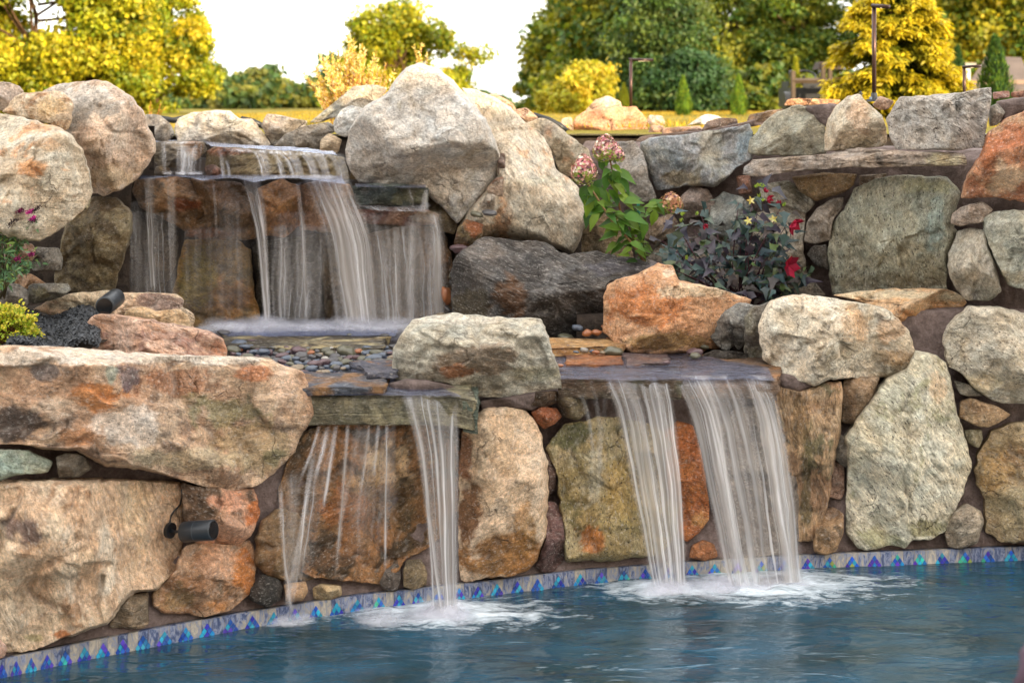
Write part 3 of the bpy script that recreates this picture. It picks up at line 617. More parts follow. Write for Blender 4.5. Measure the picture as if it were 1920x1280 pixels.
great_boulder|11.45|.62|c0bbb3,b4ada2,a09886|k=6 a=.55 p=2.6 f=.6 cl=.2 b=.1|648,290 653,247 683,200 727,173 740,150 760,127 787,117 820,127 843,143 860,163 887,190 907,220 927,253 937,290 930,330 910,360 887,387 867,410 857,420 827,387 803,369 750,349 707,345 673,342 648,307|690,305,46,26,857c70,.75 690,325,60,16,746a5c,.6 770,150,30,26,a9a6a2,.5 830,340,60,40,b5a894,.5 740,300,20,50,8d8478,.35 @735,260,175,.9,.95 @870,330,-40,.9,.95|great smooth grey boulder rising above the upper waterfall
boulder|11.6|.14|8a785c,78684c,625438|k=5|798,368 830,385 858,420 852,440 820,432 803,402||dark brown stone under the great grey boulder beside the falls
great_boulder|11.75|.5|cabda7,bdae96,c39a72|k=4 a=.5 p=2.6 cl=.16 b=.35 ang=1.0|865,165 893,168 917,177 957,200 990,233 1023,260 1040,300 1042,317 1067,333 1097,367 1100,417 1087,453 1073,477 1017,457 927,446 893,460 850,457 870,400 930,330 915,240|1085,390,20,50,a69c8c,.7 945,415,16,40,b8865a,.7 1000,400,50,40,d0c8b6,.6 900,440,30,20,b3906a,.6 1000,340,50,10,cfc8b0,.5 @1060,380,5,1.2,.92 @900,300,120,.5,.98|great cream boulder with ochre veins right of the great grey boulder
boulder|12.1|.2|b3a58c,a89a82,c39a76|k=6|983,230 1017,220 1040,230 1060,247 1103,280 1112,305 1098,330 1075,337 1050,327 1037,290 1007,252|1030,236,24,14,948e84,.7|grey-tan boulder between the great cream boulder and the hydrangea
boulder|12.6|.1|c49476,b48468,a07458|k=3|905,178 930,176 963,195 972,217 945,210||smooth pinkish orange stone on the skyline behind the great cream boulder
boulder|12.5|.1|bc9880,ac886e,987860|k=4|962,206 987,202 1010,221 990,232 975,223||pinkish stone on the skyline left of the grey-tan boulder
boulder|11.35|.07|8c7468,7c665a,6a564c|k=4|933,289 947,286 948,317 933,328||small brown stone in the gap between the two great boulders, uppermost
boulder|11.3|.1|a28c78,92806c,8a5c40|k=5|912,354 927,333 945,330 944,373 927,392||grey-pink stone in the gap between the two great boulders, in the middle
boulder|11.2|.09|a3704c,a09484,8a5c3c|k=5|899,390 913,362 930,365 926,395||small rust-stained stone in the gap between the great boulders, lowest
boulder|11.1|.14|8c5c38,76643f,4c3c28|k=6 w=.3|850,455 857,427 873,410 907,420 905,443 887,462 865,470|890,428,12,12,a0603c,.7|dark brown and rust stone wedged above the charcoal boulder
lip_stone|11.75|.22|8a7c66,75684f,54483a|k=5 w=.5 b=.6 ang=.0 p=3.5|282,267 330,264 383,265 389,282 372,299 340,318 300,312 284,300|365,280,16,14,9a6c40,.7|wet brown lip stone at the top left of the upper waterfall
lip_stone|11.85|.2|958563,84744f,6b5e45|k=4 w=.4 b=.5 p=3.5|385,283 400,274 500,280 600,287 645,295 657,336 600,338 540,336 400,334 385,320|430,284,40,6,a0644a,.6|long wet ochre stone under the top lip of the upper waterfall
fall_stone|11.7|.1|9a6c58,7c5a4a,5c4438|k=5 w=.4|383,312 398,308 420,320 418,333 388,334||small reddish wet stone between the two top lip stones
fall_stone|11.6|.1|6f5c3c,5c4a34,4a3c2c|k=5 w=.5|285,328 293,312 312,310 322,322 318,334 288,334||small brown wet stone under the top left lip stone
fall_stone|11.8|.12|8c7440,7a643c,62502f|k=4 w=.3|655,336 658,318 675,313 690,322 688,338||small mossy ochre stone between the upper lip and the great grey boulder
fall_stone|11.8|.1|857c74,746c64,625c54|k=5|686,340 690,324 702,319 710,330 708,345||small grey stone at the left foot of the great grey boulder
fall_rock|11.4|.3|9a7448,80603c,54422e|k=7 w=.5 a=1.2 f=.9|247,360 253,338 290,331 333,331 380,343 388,400 350,435 320,419 260,387|350,385,26,12,95502a,.8|wet brown rock at the left of the second tier of the upper waterfall
fall_rock|11.42|.28|8c6c48,70583c,4a3c2c|k=7 w=.5 a=1.3 f=.9|358,334 450,342 478,366 480,447 430,452 345,445 345,430 382,402|345,350,20,16,7c7a60,.7 400,438,50,9,85583c,.7|dark wet rock behind the second tier left of the strong white strand
fall_rock|11.4|.28|a8783f,906434,644a30|k=7 w=.45 a=1.2 f=.9|482,352 527,333 562,350 570,417 535,445 493,442|545,410,22,22,9c6c44,.7|rust-brown wet rock right of the strong white strand in the second tier
fall_rock|11.4|.26|a88460,947050,6a5844|k=6 w=.4|552,350 600,338 655,345 668,370 660,422 620,437 560,432|585,415,30,20,a57c5c,.7|pinkish brown rock behind the thick curtain at the middle of the second tier
ledge_stone|11.25|.2|47524c,5c6250,364038|k=4 w=.5 b=.5 p=4|660,349 700,343 760,345 804,353 803,380 760,387 668,384|770,368,30,16,747458,.7|dark green wet ledge stone at the right of the upper waterfall
ledge_stone|11.2|.22|6c463e,7c5c48,4e342e|k=5 w=.5|655,394 740,388 800,393 824,402 817,421 757,425 670,418|800,408,24,12,8c7c64,.7|dark red wet ledge stone under the dark green ledge at the right of the falls
back_rock|11.75|.2|b89048,8f7448,74603c|k=5 w=.25 f=1|320,575 335,490 345,450 440,446 470,468 475,540 487,590 482,612 400,614 350,612|430,560,40,40,b07c44,.6 370,520,30,50,8c8040,.6|large ochre rock at the back of the basin under the left tiers
back_rock|11.85|.14|4c4638,403a30,352f28|k=5 w=.4|472,455 600,438 615,520 608,612 500,614 482,560||very dark wet rock behind the middle of the long falls
back_rock|11.8|.16|6c5c44,5e5040,4c4234|k=5 w=.4 b=.4 ang=1.5|598,445 690,428 705,600 610,614||brown wet rock behind the thick curtain of the upper waterfall
back_rock|11.7|.2|77593a,64503a,4e3f2e|k=6 w=.4 b=.3 ang=1.5|688,440 760,422 830,425 852,500 848,592 765,608 695,604|815,500,24,70,8f6c4c,.6|brown streaked rock behind the right part of the upper waterfall
back_rock|11.6|.2|5e5040,4e4236,6e5c44|k=5 w=.5|238,400 300,388 335,440 328,500 305,552 225,552 215,500||dark wet rock at the left of the basin behind the left falls
edge_stone|W.2|.09|c09a84,b08a74,9c7a66|k=4|-40,1195 5,1192 15,1215 8,1232 -40,1240||small pink stone at the bottom left edge above the tiles
'''
PEB = []
for ln in ROCKS.strip().split('\n'):
    f = [x.strip() for x in ln.split('|')]
    assert len(f) == 8, ln[:90]
    rock(f[0], f[1], float(f[2]), f[3], f[4], f[5], f[6], f[7], 'boulder' if 'boulder' in f[0] else 'rock')
# ---------------------------------------------------------------- setting: mortar, terraces, lawn
def wall_sheet(name, pxs, ylist, zlist, label, thick=0.35, mat='mortar', bump=0.06, nx=None, step=0.05):
    """A rough mortar wall.  pxs/ylist: the run of the wall; zlist: (z, set-back) profile from the foot up."""
    pts = np.array([[(px - 960) / F * y, y] for px, y in zip(pxs, ylist)])
    d = np.r_[0, np.cumsum(np.hypot(*np.diff(pts, axis=0).T))]
    n = int(d[-1] / step) + 2
    s = np.linspace(0, d[-1], n)
    xy = np.c_[np.interp(s, d, pts[:, 0]), np.interp(s, d, pts[:, 1])]
    tg = np.gradient(xy, axis=0); tg /= np.hypot(*tg.T)[:, None]
    nr = np.c_[-tg[:, 1], tg[:, 0]]     # away from the viewer
    prof = []
    for (z0, b0), (z1, b1) in zip(zlist[:-1], zlist[1:]):
        k = max(1, int(math.hypot(z1 - z0, b1 - b0) / step))
        for q in range(k): prof.append((z0 + (z1 - z0) * q / k, b0 + (b1 - b0) * q / k))
    prof.append(zlist[-1]); prof.append((zlist[-1][0], zlist[-1][1] + thick)); prof.append((zlist[0][0], zlist[0][1] + thick + .2))
    V = []
    for z, b in prof: V.append(np.c_[xy + nr * b, np.full(n, z)])
    m = len(prof); V = np.vstack(V)
    front = np.repeat(np.arange(m) < m - 2, n)
    q = V * 1.0
    dsp = (fbm(q * 2.6, 4) - 0.5) * bump * 1.6 + (fbm(q * 9, 3) - 0.5) * bump * 0.5
    V[:, 1] -= np.where(front, dsp, 0) * np.repeat(np.clip(np.arange(m) / 3.0, 0, 1), n)
    V[:, 2] += np.where(front, (fbm(q * 3 + 50, 3) - 0.5) * 0.03, 0) * np.repeat(np.clip(np.arange(m) / 3.0, 0, 1), n)
    Fc = []
    kk = np.arange(n - 1)
    for i in range(m):
        j = (i + 1) % m
        Fc.append(np.c_[i * n + kk, i * n + kk + 1, j * n + kk + 1, j * n + kk])
    o = mesh(name, V, np.vstack(Fc), M[mat])
    recentre(o); return tag(o, label, 'wall')

xs = list(range(-150, 1491, 40))
wall_sheet('mortar_wall', xs, [YW(x) for x in xs], [(-1.2, .045), (.07, .045), (.085, .035), (.12, .06), (.3, .15), (.52, .25), (1.15, .30)], 'low mauve mortar wall holding the boulders above the pool tiles on the left and centre')
xs = list(range(1480, 2101, 40))
wall_sheet('mortar_wall', xs, [YW(x) for x in xs], [(-1.2, .045), (.07, .045), (.085, .035), (.12, .06), (.3, .14), (.52, .22), (1.0, .26), (1.62, .5)], 'tall mauve mortar wall between the boulders at the right end of the pool')
xs = list(range(1060, 2101, 40))
wall_sheet('mortar_wall', xs, [YU(x) - float(np.interp(x, [1750, 1900], [0, .15])) for x in xs], [(1.1, .2), (1.5, .22), (2.3, .22), (2.66, .25), (2.74, .38)], 'upper mauve mortar retaining wall behind the flowers on the right', .4)
xs = list(range(170, 1101, 40))
wall_sheet('mortar_wall', xs, [12.0] * len(xs), [(1.0, -.05), (2.3, .0), (2.6, .15)], 'dark wet mortar backing behind the upper waterfall', .5, 'earth')
xs = list(range(-200, 261, 40))
wall_sheet('mortar_wall', xs, [10.75] * len(xs), [(1.3, 0), (2.4, .1), (2.9, .3)], 'dark earth backing between the boulders at far left', .5, 'earth')
xs = list(range(-300, 2301, 60))
wall_sheet('soil_bank', xs, [12.72] * len(xs), [(1.0, 0), (2.6, .0), (2.80, .08)], 'dark soil bank holding up the lawn edge behind the stones', .2, 'earth', .03, step=.09)
xs = list(range(1080, 1981, 60))
wall_sheet('soil_bank', xs, [10.6 - .0006 * (x - 1080) for x in xs], [(1.0, 0), (1.5, .05)], 'dark soil bank of the planting bed behind the right stream', .2, 'earth', .03, step=.06)
# mauve trowelled mortar on the wall tops and under the middle boulder
def lump(poly, Y, T, label, cols='a08e92,8f7c7e,7c6c6a'):
    o = rock('mortar_fillet', Y, T, cols, 'k=1 a=.5 b=0 f=.1 cl=.2', poly, '', label, 'mortar')
    o.data.materials[0] = M['mortar']; return o
lump('728,718 760,711 800,713 860,726 892,742 880,752 820,748 770,742 732,736', '9.0', .14, 'smooth mauve mortar fillet under the left part of the grey middle boulder')
lump('1500,200 1560,193 1590,200 1575,225 1545,240 1520,215', 'U.1', .08, 'mauve mortar patch between the two left boulders on the upper wall top')
lump('1868,190 1900,183 1990,182 1990,205 1940,205 1890,225 1872,232', 'U.0', .1, 'mauve mortar patch at the top right behind the rust-red boulder')
lump('1318,246 1400,228 1480,205 1500,206 1440,232 1400,240 1330,252', '12.0', .08, 'long mauve mortar bed under the capstones of the upper wall')
lump('1190,266 1200,256 1260,249 1330,243 1400,232 1406,242 1340,258 1280,262', '12.45', .08, 'long mauve-brown mortar bed on top of the long blue-grey boulder', '8a7468,76645a,64544a')
lump('900,752 960,742 1010,735 1030,752 1000,770 940,762 905,772', 'W.25', .08, 'pinkish mortar joint between the middle boulder and the tall pale boulder')
lump('1462,700 1500,702 1530,722 1500,738 1470,728 1450,712', '9.6', .08, 'dark mauve mortar at the right end of the right ledge', '6c5c5c,5c4e4e,4c4040')

def sheet(name, x0, x1, y0, y1, zf, mat, nx=80, ny=60, kind='structure'):
    X, Yg = np.meshgrid(np.linspace(x0, x1, nx), np.linspace(y0, y1, ny))
    Z = zf(X, Yg)
    V = np.c_[X.ravel(), Yg.ravel(), Z.ravel()]
    i, j = np.meshgrid(np.arange(nx - 1), np.arange(ny - 1)); a = (j * nx + i).ravel()
    o = mesh(name, V, np.c_[a, a + 1, a + nx + 1, a + nx], mat)
    return tag(o, kind=kind)
def n2(X, Y, s, o=3): return fbm(np.stack([X * s, Y * s, X * 0 + 3.3], -1), o) - 0.5
# terraces
sheet('planting_bed', 1.0, 4.8, 10.6, 12.6, lambda X, Y: 1.5 + 0.05 * n2(X, Y, 3) + 0.0 * X, M['earth'], 60, 50)
sheet('bed_soil', -5.2, -2.62, 8.5, 10.9, lambda X, Y: 1.56 + 0.06 * n2(X, Y, 3), M['earth'], 60, 50)
sheet('stream_bank', -3.0, 1.7, 9.75, 12.3, lambda X, Y: 1.20 + 0.05 * n2(X, Y, 3), M['earth'], 60, 50)

# lawn and far ground, one sheet to the horizon
m, t = newmat('dry_lawn')
v = nd(t, 'ShaderNodeTexCoord').outputs['Object']
a = noise(t, v, 1.2, 6, 0.6); b_ = noise(t, v, 40, 4, 0.7)
c = mixc(t, mr(t, a, 0.3, 0.7, 0, 1), (0.36, 0.31, 0.06, 1), (0.48, 0.40, 0.09, 1))
c = mul(t, c, mr(t, b_, 0.3, 0.7, 0.6, 1.4))
bp = nd(t, 'ShaderNodeBump', {'Strength': 1.0, 'Distance': 0.2, 'Height': b_})
out(t, nd(t, 'ShaderNodeBsdfPrincipled', {'Base Color': c, 'Roughness': 0.95, 'Normal': bp.outputs[0], 'Specular IOR Level': 0.1}).outputs[0])
M['lawn'] = m
ys = np.r_[np.linspace(12.7, 20, 30), np.geomspace(21, 900, 40)]
V = []
NX = 90
for y in ys:
    xx = np.sign(np.linspace(-1, 1, NX)) * np.abs(np.linspace(-1, 1, NX)) ** 1.6 * (12 + y * 1.1)
    z = 2.80 + 0.06 * sstep(13, 17, np.full(NX, y)) + 0.04 * n2(xx, np.full(NX, y), 0.3)
    V.append(np.c_[xx, np.full(NX, y), z])
V = np.vstack(V); i, j = np.meshgrid(np.arange(NX - 1), np.arange(len(ys) - 1)); a = (j * NX + i).ravel()
tag(mesh('lawn', V, np.c_[a, a + 1, a + NX + 1, a + NX], M['lawn']), kind='structure')
# grass tufts along the visible lawn edge
gp = rng.uniform([-5, 14.0], [7, 34], (26000, 2)); hgt = rng.uniform(.025, .07, len(gp)); an = rng.uniform(0, math.pi, len(gp))
gx = np.c_[np.cos(an), np.sin(an)] * 0.008
z0 = np.full(len(gp), 2.84)
lean = rng.normal(0, .02, (len(gp), 2))
V = np.stack([np.c_[gp - gx, z0], np.c_[gp + gx, z0], np.c_[gp + lean, z0 + hgt]], 1).reshape(-1, 3)
gc = np.repeat(lin('b99a30')[None] * rng.uniform(.5, 1.2, (len(gp), 1)), 3, 0)
tag(mesh('grass', V, np.arange(len(V)).reshape(-1, 3), M['leaf'], attrs={'Col': gc}), kind='stuff')

# patio behind the viewer and the house whose shade covers the pool
M['patio'] = rough_material('patio_stone', lin('b0a89c'), lin('988f84'), 3, 0.8, 0.01)
tag(mesh('patio', [(-30, -30, .12), (30, -30, .12), (30, 3.2, .12), (-30, 3.2, .12)], [(0, 1, 2, 3)], M['patio']), kind='structure')
hs = thing('house', (0, -8, .12), 'long two storey house behind the viewer that shades the pool', 'house')
def child(g, name, mat, root, smooth=False):
    o = g.build(name, mat, root, smooth); return o
def sh_top(y): return 3.35 - math.tan(R(SUN_EL)) / math.cos(R(180 - SUN_AZ)) * (y - 12.3)
HY = -8.0; TOP = sh_top(HY)
g = G(); g.box((6, HY - 4, (TOP - 2.6 + .12) / 2), (58, 8, TOP - 2.6 - .12), col=lin('b8a894')); child(g, 'wall', M['plain'], hs)
g = G(); x0, x1 = -24, 36; e = TOP - 2.6
g.add([(x0, HY + .6, e), (x1, HY + .6, e), (x1, HY - 4, TOP + .9), (x0, HY - 4, TOP + .9), (x0, HY - 8.6, e), (x1, HY - 8.6, e), (x0, HY - 4, e - .1), (x1, HY - 4, e - .1)],
      [(0, 1, 2, 3), (3, 2, 5, 4), (0, 3, 4, 6), (1, 7, 5, 2), (0, 6, 7, 1), (6, 4, 5, 7)], lin('5a5450')); child(g, 'roof', M['plain'], hs)
for x in range(-18, 34, 4):
    for z in (1.6, 4.6):
        g = G(); g.box((x, HY + .03, z + .1), (1.4, .1, 1.5), col=lin('303840')); child(g, 'window', M['black'], hs)

# ---------------------------------------------------------------- pool water
m, t = newmat('pool_water')
v = nd(t, 'ShaderNodeTexCoord').outputs['Object']
vs = nd(t, 'ShaderNodeMapping', {0: v, 3: (1.0, 2.7, 1.0)}).outputs[0]
r1 = noise(t, vs, 1.9, 3, 0.5, 0.6); r2 = noise(t, vs, 4.6, 2, 0.45, 0.5)
foam = nd(t, 'ShaderNodeAttribute', attribute_name='Foam').outputs['Fac']
vf = nd(t, 'ShaderNodeMapping', {0: v, 3: (0.75, 1.9, 1.0)}).outputs[0]
fn = noise(t, vf, 6.0, 5, 0.6, 1.0); fl = noise(t, vf, 16.0, 3, 0.5, 1.5)
fa = ma(t, 'ADD', ma(t, 'MULTIPLY', foam, 1.5), ma(t, 'MULTIPLY', ma(t, 'SUBTRACT', ma(t, 'ADD', ma(t, 'MULTIPLY', fn, 0.65), ma(t, 'MULTIPLY', fl, 0.35)), 0.5), 2.6))
fa = ma(t, 'MULTIPLY', mr(t, fa, 0.38, 1.15, 0, 1), mr(t, foam, 0.02, 0.25, 0, 0.95))
deep = mixc(t, mr(t, noise(t, vs, 1.3, 3), 0.35, 0.65, 0, 1), (0.012, 0.034, 0.044, 1), (0.016, 0.066, 0.108, 1))
h = ma(t, 'ADD', ma(t, 'MULTIPLY', r1, 0.038), ma(t, 'MULTIPLY', r2, 0.009))
h = ma(t, 'ADD', h, ma(t, 'MULTIPLY', ma(t, 'MULTIPLY', fn, foam), 0.06))
bp = nd(t, 'ShaderNodeBump', {'Strength': 1.0, 'Distance': 1.0, 'Height': h})
c = mixc(t, fa, deep, (0.72, 0.80, 0.86, 1))
rg = mr(t, fa, 0, 1, 0.13, 0.6)
out(t, nd(t, 'ShaderNodeBsdfPrincipled', {'Base Color': c, 'Roughness': rg, 'Normal': bp.outputs[0], 'IOR': 1.6, 'Specular IOR Level': 0.9, 'Specular Tint': (0.85, 0.95, 1.0, 1)}).outputs[0])
M['pool'] = m
nx, ny = 420, 210
X, Yg = np.meshgrid(np.linspace(-5, 5, nx), np.linspace(3.2, 10.2, ny))
imp = [(832, 1148, .34, 1.0), (1250, 1102, .30, .95), (1345, 1100, .30, .9), (1430, 1096, .42, 1.0), (1510, 1092, .25, .7), (545, 1160, .16, .55), (625, 1155, .14, .4), (720, 1150, .14, .35)]
foam = np.zeros_like(X)
for px, py, rd, st in imp:
    c_ = PZ(px, py, 0)
    dx = (X - c_[0]); dy = (Yg - c_[1])
    dd = np.hypot(dx * np.where(dx > 0, .62, .8), dy * 1.6)
    foam = np.maximum(foam, st * np.exp(-(dd / (rd * 1.1)) ** 1.3))
lx = np.clip((X - 0.2), 0, 3)
Z = 0.012 * n2(X * .5, Yg * 1.6, 3, 3) + foam * 0.05 * (fbm(np.stack([X * 7, Yg * 9, X * 0], -1), 3)) 
for px, py, rd, st in imp[:5]:
    c_ = PZ(px, py, 0); rr_ = np.hypot(X - c_[0], Yg - c_[1]); Z += .006 * st * np.sin(rr_ * 30 + px) * np.exp(-rr_ / .5)
V = np.c_[X.ravel(), Yg.ravel(), Z.ravel()]
i, j = np.meshgrid(np.arange(nx - 1), np.arange(ny - 1)); a = (j * nx + i).ravel()
tag(mesh('pool_water', V, np.c_[a, a + 1, a + nx + 1, a + nx], M['pool'], attrs={'Foam': foam.ravel()}), kind='structure')

# ---------------------------------------------------------------- waterline tiles
m, t = newmat('stone_look_tile')
v = nd(t, 'ShaderNodeAttribute', attribute_name='Run').outputs['Color']
vo = nd(t, 'ShaderNodeTexCoord').outputs['Object']
sep = nd(t, 'ShaderNodeSeparateColor', {0: v})
cell = ma(t, 'FLOOR', sep.outputs[0]); fr = ma(t, 'FRACT', sep.outputs[0])
rnd = nd(t, 'ShaderNodeTexWhiteNoise', {'W': cell}, noise_dimensions='1D').outputs['Value']
vst = nd(t, 'ShaderNodeMapping', {0: vo, 3: (1.6, 1.6, .55)}).outputs[0]
n = noise(t, vst, 17, 8, 0.8, 1.2)
c = nd(t, 'ShaderNodeValToRGB', {0: ma(t, 'ADD', n, ma(t, 'MULTIPLY', ma(t, 'SUBTRACT', rnd, 0.5), 0.16))})
e = c.color_ramp.elements; e[0].position = 0.40; e[0].color = (*lin('2e3e62'), 1); e[1].position = 0.66; e[1].color = (*lin('b8ad9c'), 1)
x = e.new(0.47); x.color = (*lin('76809a'), 1); x = e.new(0.54); x.color = (*lin('8c8880'), 1)
gr = ma(t, 'MULTIPLY', mr(t, fr, 0.0, 0.03, 0, 1), mr(t, fr, 0.97, 1.0, 1, 0))
cc_ = mixc(t, gr, (*lin('6a605c'), 1), c.outputs[0])
bp = nd(t, 'ShaderNodeBump', {'Strength': 0.5, 'Distance': 0.05, 'Height': ma(t, 'ADD', gr, n)})
out(t, nd(t, 'ShaderNodeBsdfPrincipled', {'Base Color': cc_, 'Roughness': 0.35, 'Normal': bp.outputs[0]}).outputs[0])
M['tile'] = m
M['glass'] = attr_material('iridescent_glass', 0.12, 0, 0.8, 0.15, 60)
band = thing('tile_band', (0, 9.0, 0), 'waterline band of mottled grey stone tiles with small blue iridescent diamond insets', 'tiles')
cx = [-52, -26, 3, 30, 58, 88, 122, 158, 193, 230, 268, 308, 348, 388, 432, 473, 513, 553, 592, 631, 670, 710, 748, 784, 823, 861, 896, 932, 970, 1008, 1047, 1088, 1128, 1170, 1210, 1255, 1298, 1340, 1384, 1428, 1471, 1515, 1556, 1598, 1640, 1683, 1725, 1767, 1810, 1853, 1896, 1939, 1982]
pxs = np.linspace(-150, 2100, 500)
run = np.interp(pxs, np.array(cx), np.arange(len(cx))) * 2 + 0.5   # two tile joints per inset
hb = np.interp(pxs, [0, 1900], [.096, .090])
yy = YW(pxs) - .012
fr0 = np.c_[(pxs - 960) / F * yy, yy, np.full(500, -.35)]; fr1 = fr0.copy(); fr1[:, 2] = hb
bk1 = fr1.copy(); bk1[:, 1] += .05; bk0 = fr0.copy(); bk0[:, 1] += .05
V = np.vstack([fr0, fr1, bk1, bk0]); kk = np.arange(499)
Fc = np.vstack([np.c_[a_ * 500 + kk, a_ * 500 + kk + 1, b2 * 500 + kk + 1, b2 * 500 + kk] for a_, b2 in ((0, 1), (1, 2), (2, 3), (3, 0))])
tb = mesh('tile_strip', V - np.array([0, 9.0, 0]), Fc, M['tile'], band, False, {'Run': np.c_[np.tile(run, 4), np.zeros(2000), np.zeros(2000)]})
blues = [lin(x) for x in ('1e4fb0', '2a6ad0', '1f8fd0', '30b0d8', '3a3ab8', '5a40c0', '2456a8', '3aa8c8')]
warm = [lin(x) for x in ('40d0c0', '50c8a0', 'a8b860', '7040d0', '3090e0', '2060d8', '30b8e0', '3078e0')]
for ci, px in enumerate(cx[1:-1], 1):
    g = G(); y0 = float(YW(px)) - .016
    dpx = (cx[ci + 1] - cx[ci - 1]) / 2
    hw = min(dpx * .108, 4.6) / F * y0; top = .078; hh = .0235
    tl = (YW(px + 3) - YW(px - 3)); tx = (px + 3 - 960) / F * YW(px + 3) - (px - 3 - 960) / F * YW(px - 3); sl = tl / tx
    X0 = (px - 960) / F * y0
    for row in range(4):
        for k in range(row + 1):
            if row == 3 and k in (0, 3): continue
            ox = (k - row / 2) * 2 * hw; cz = top - hh - row * hh; s = .90
            p = []
            for ax, az in ((-1, 0), (0, -1), (1, 0), (0, 1)):
                xx_ = ox + ax * hw * s; p.append((X0 + xx_, y0 + xx_ * sl, cz + az * hh * s))
            q = [(a1, b1 + .006, c1) for a1, b1, c1 in p]
            colr = random.choice(warm if (px > 1300 and random.random() < .4) or random.random() < .06 else blues)
            g.add(p + q, [(0, 1, 2, 3), (0, 4, 5, 1), (1, 5, 6, 2), (2, 6, 7, 3), (3, 7, 4, 0)], colr * random.uniform(.55, .95))
    g.build('diamond_inset', M['glass'], band)

# ---------------------------------------------------------------- ledges, shallow streams
def slab(name, top_px, z, front_h, label, cols, patches_f=None, mat='rock', wet=.5, cat='ledge', band_=.6):
    """flat stone: top outline in pixels lying at height z, thickness front_h"""
    pts = [PZ(px, py, z)[:2] for px, py in top_px]
    pts = np.array(pts); q = np.vstack([pts, pts[:1]]); d = np.hypot(*np.diff(q, axis=0).T); s = np.r_[0, np.cumsum(d)]
    n = max(40, int(s[-1] / .025)); t_ = np.linspace(0, s[-1], n, endpoint=False)
    r = np.c_[np.interp(t_, s, q[:, 0]), np.interp(t_, s, q[:, 1])]
    c0 = r.mean(0)
    levels = [(0.0, .55, .0), (0, .8, .0), (0, .93, .0), (0, .985, .0), (.006, 1, 0), (.25, 1.0, 0.006), (.5, 1.0, .01), (.75, 1.0, .0), (.97, 1.0, 0), (1.0, .97, 0), (1, .6, 0)]
    V = []; lv = []
    for fz, k, o_ in levels:
        p = c0 + (r - c0) * k
        V.append(np.c_[p, np.full(n, z - fz * front_h)]); lv += [fz] * n
    V = np.vstack(V); lv = np.array(lv)
    off = rng.uniform(0, 50, 3)
    side = (lv > 0.001) & (lv < .99)
    dr = V[:, :2] - c0; dr /= np.hypot(*dr.T)[:, None]
    nn = (fbm(V * np.array([5, 5, 14]) + off, 4) - .5) * .09 + (fbm(V * np.array([16, 16, 30]) + off, 3) - .5) * .04
    V[:, :2] += dr * (nn * (side + .35))[:, None]
    V[:, 2] += (fbm(V * 5 + off, 3) - .5) * .018
    m_ = len(levels); kk = np.arange(n); k1 = (kk + 1) % n
    Fq = np.vstack([np.c_[i * n + kk, i * n + k1, (i + 1) * n + k1, (i + 1) * n + kk] for i in range(m_ - 1)])
    V = np.vstack([V, [[c0[0], c0[1], z]], [[c0[0], c0[1], z - front_h]]])
    tri = [(len(V) - 2, int(a), int(b)) for a, b in zip(k1, kk)] + [(len(V) - 1, int((m_ - 1) * n + a), int((m_ - 1) * n + b)) for a, b in zip(kk, k1)]
    C = [lin(c) for c in cols.split(',')]
    qn = V + off
    f1 = sstep(.42, .58, fbm(qn * 4, 5, .6))[:, None]; f2 = sstep(.52, .62, fbm(qn * 7 + 20, 5, .65))[:, None]
    cc = C[0] + (C[1] - C[0]) * f1; cc = cc + (C[2] - cc) * f2
    par = np.c_[np.full(len(V), band_), np.full(len(V), wet), np.full(len(V), .7)]
    o = mesh(name, V, [tuple(x) for x in Fq.tolist()] + tri, M[mat], attrs={'Col': cc, 'Par': par, 'Strata': V[:, 2] + (fbm(V * 2 + off, 3) - .5) * .1, 'Grain': V * np.array([.35, .35, 1.0]) + off})
    recentre(o); return tag(o, label, cat)

slab('ledge_stone', [(560, 742), (700, 742), (790, 742), (860, 745), (893, 752), (885, 715), (800, 700), (560, 700)], 1.30, .18, 'thick grey-green ledge stone that the left lower waterfall pours over', '7c7864,5a5848,9a9478', wet=.45)
slab('ledge_stone', [(868, 752), (896, 757), (896, 722), (868, 722)], 1.285, .19, 'dark green layered end block of the left lower ledge', '5c665a,4a544a,6c7464', wet=.2, band_=1)
slab('step_stone', [(560, 727), (640, 727), (722, 724), (727, 700), (560, 696)], 1.355, .05, 'thin wet flagstone with a rust edge on the left stream', '5a606c,4a4c58,8a6844', wet=.5)
slab('step_stone', [(690, 700), (745, 697), (748, 674), (660, 678)], 1.385, .035, 'small wet flagstone beside the grey middle boulder', '5a5c6a,4a4a56,8a6440', wet=.5)
slab('step_stone', [(420, 645), (480, 652), (560, 653), (722, 653), (730, 631), (420, 628)], 1.35, .09, 'long low dark stone sill between the basin and the pebble bed', '5c574c,453f35,a89c78', wet=.25)
slab('ledge_stone', [(1050, 712), (1120, 713), (1275, 714), (1272, 655), (1050, 650)], 1.30, .125, 'brown wet ledge stone under the left sheet of the right lower waterfall', '7c6450,5e5040,74705a', wet=.5)
slab('ledge_stone', [(1272, 712), (1360, 711), (1455, 714), (1462, 672), (1278, 662)], 1.302, .125, 'brown wet ledge stone under the right sheet of the right lower waterfall', '7c6654,60544a,96704c', wet=.5)
slab('step_stone', [(1060, 683), (1166, 682), (1170, 664), (1060, 660)], 1.325, .045, 'thin orange-edged flagstone in the right stream on its left side', '8c5c40,6e4c3c,a0683c', wet=.5)
slab('step_stone', [(1174, 683), (1250, 682), (1255, 664), (1170, 662)], 1.325, .045, 'thin purple-brown flagstone in the right stream at its centre', '6c5c5c,5c4c4c,7c5c4c', wet=.5)
slab('step_stone', [(1028, 655), (1110, 651), (1170, 648), (1165, 636), (1028, 632)], 1.37, .06, 'pale ochre step stone at the head of the right stream', 'b08c5c,a0784c,c09c6c', wet=.2)
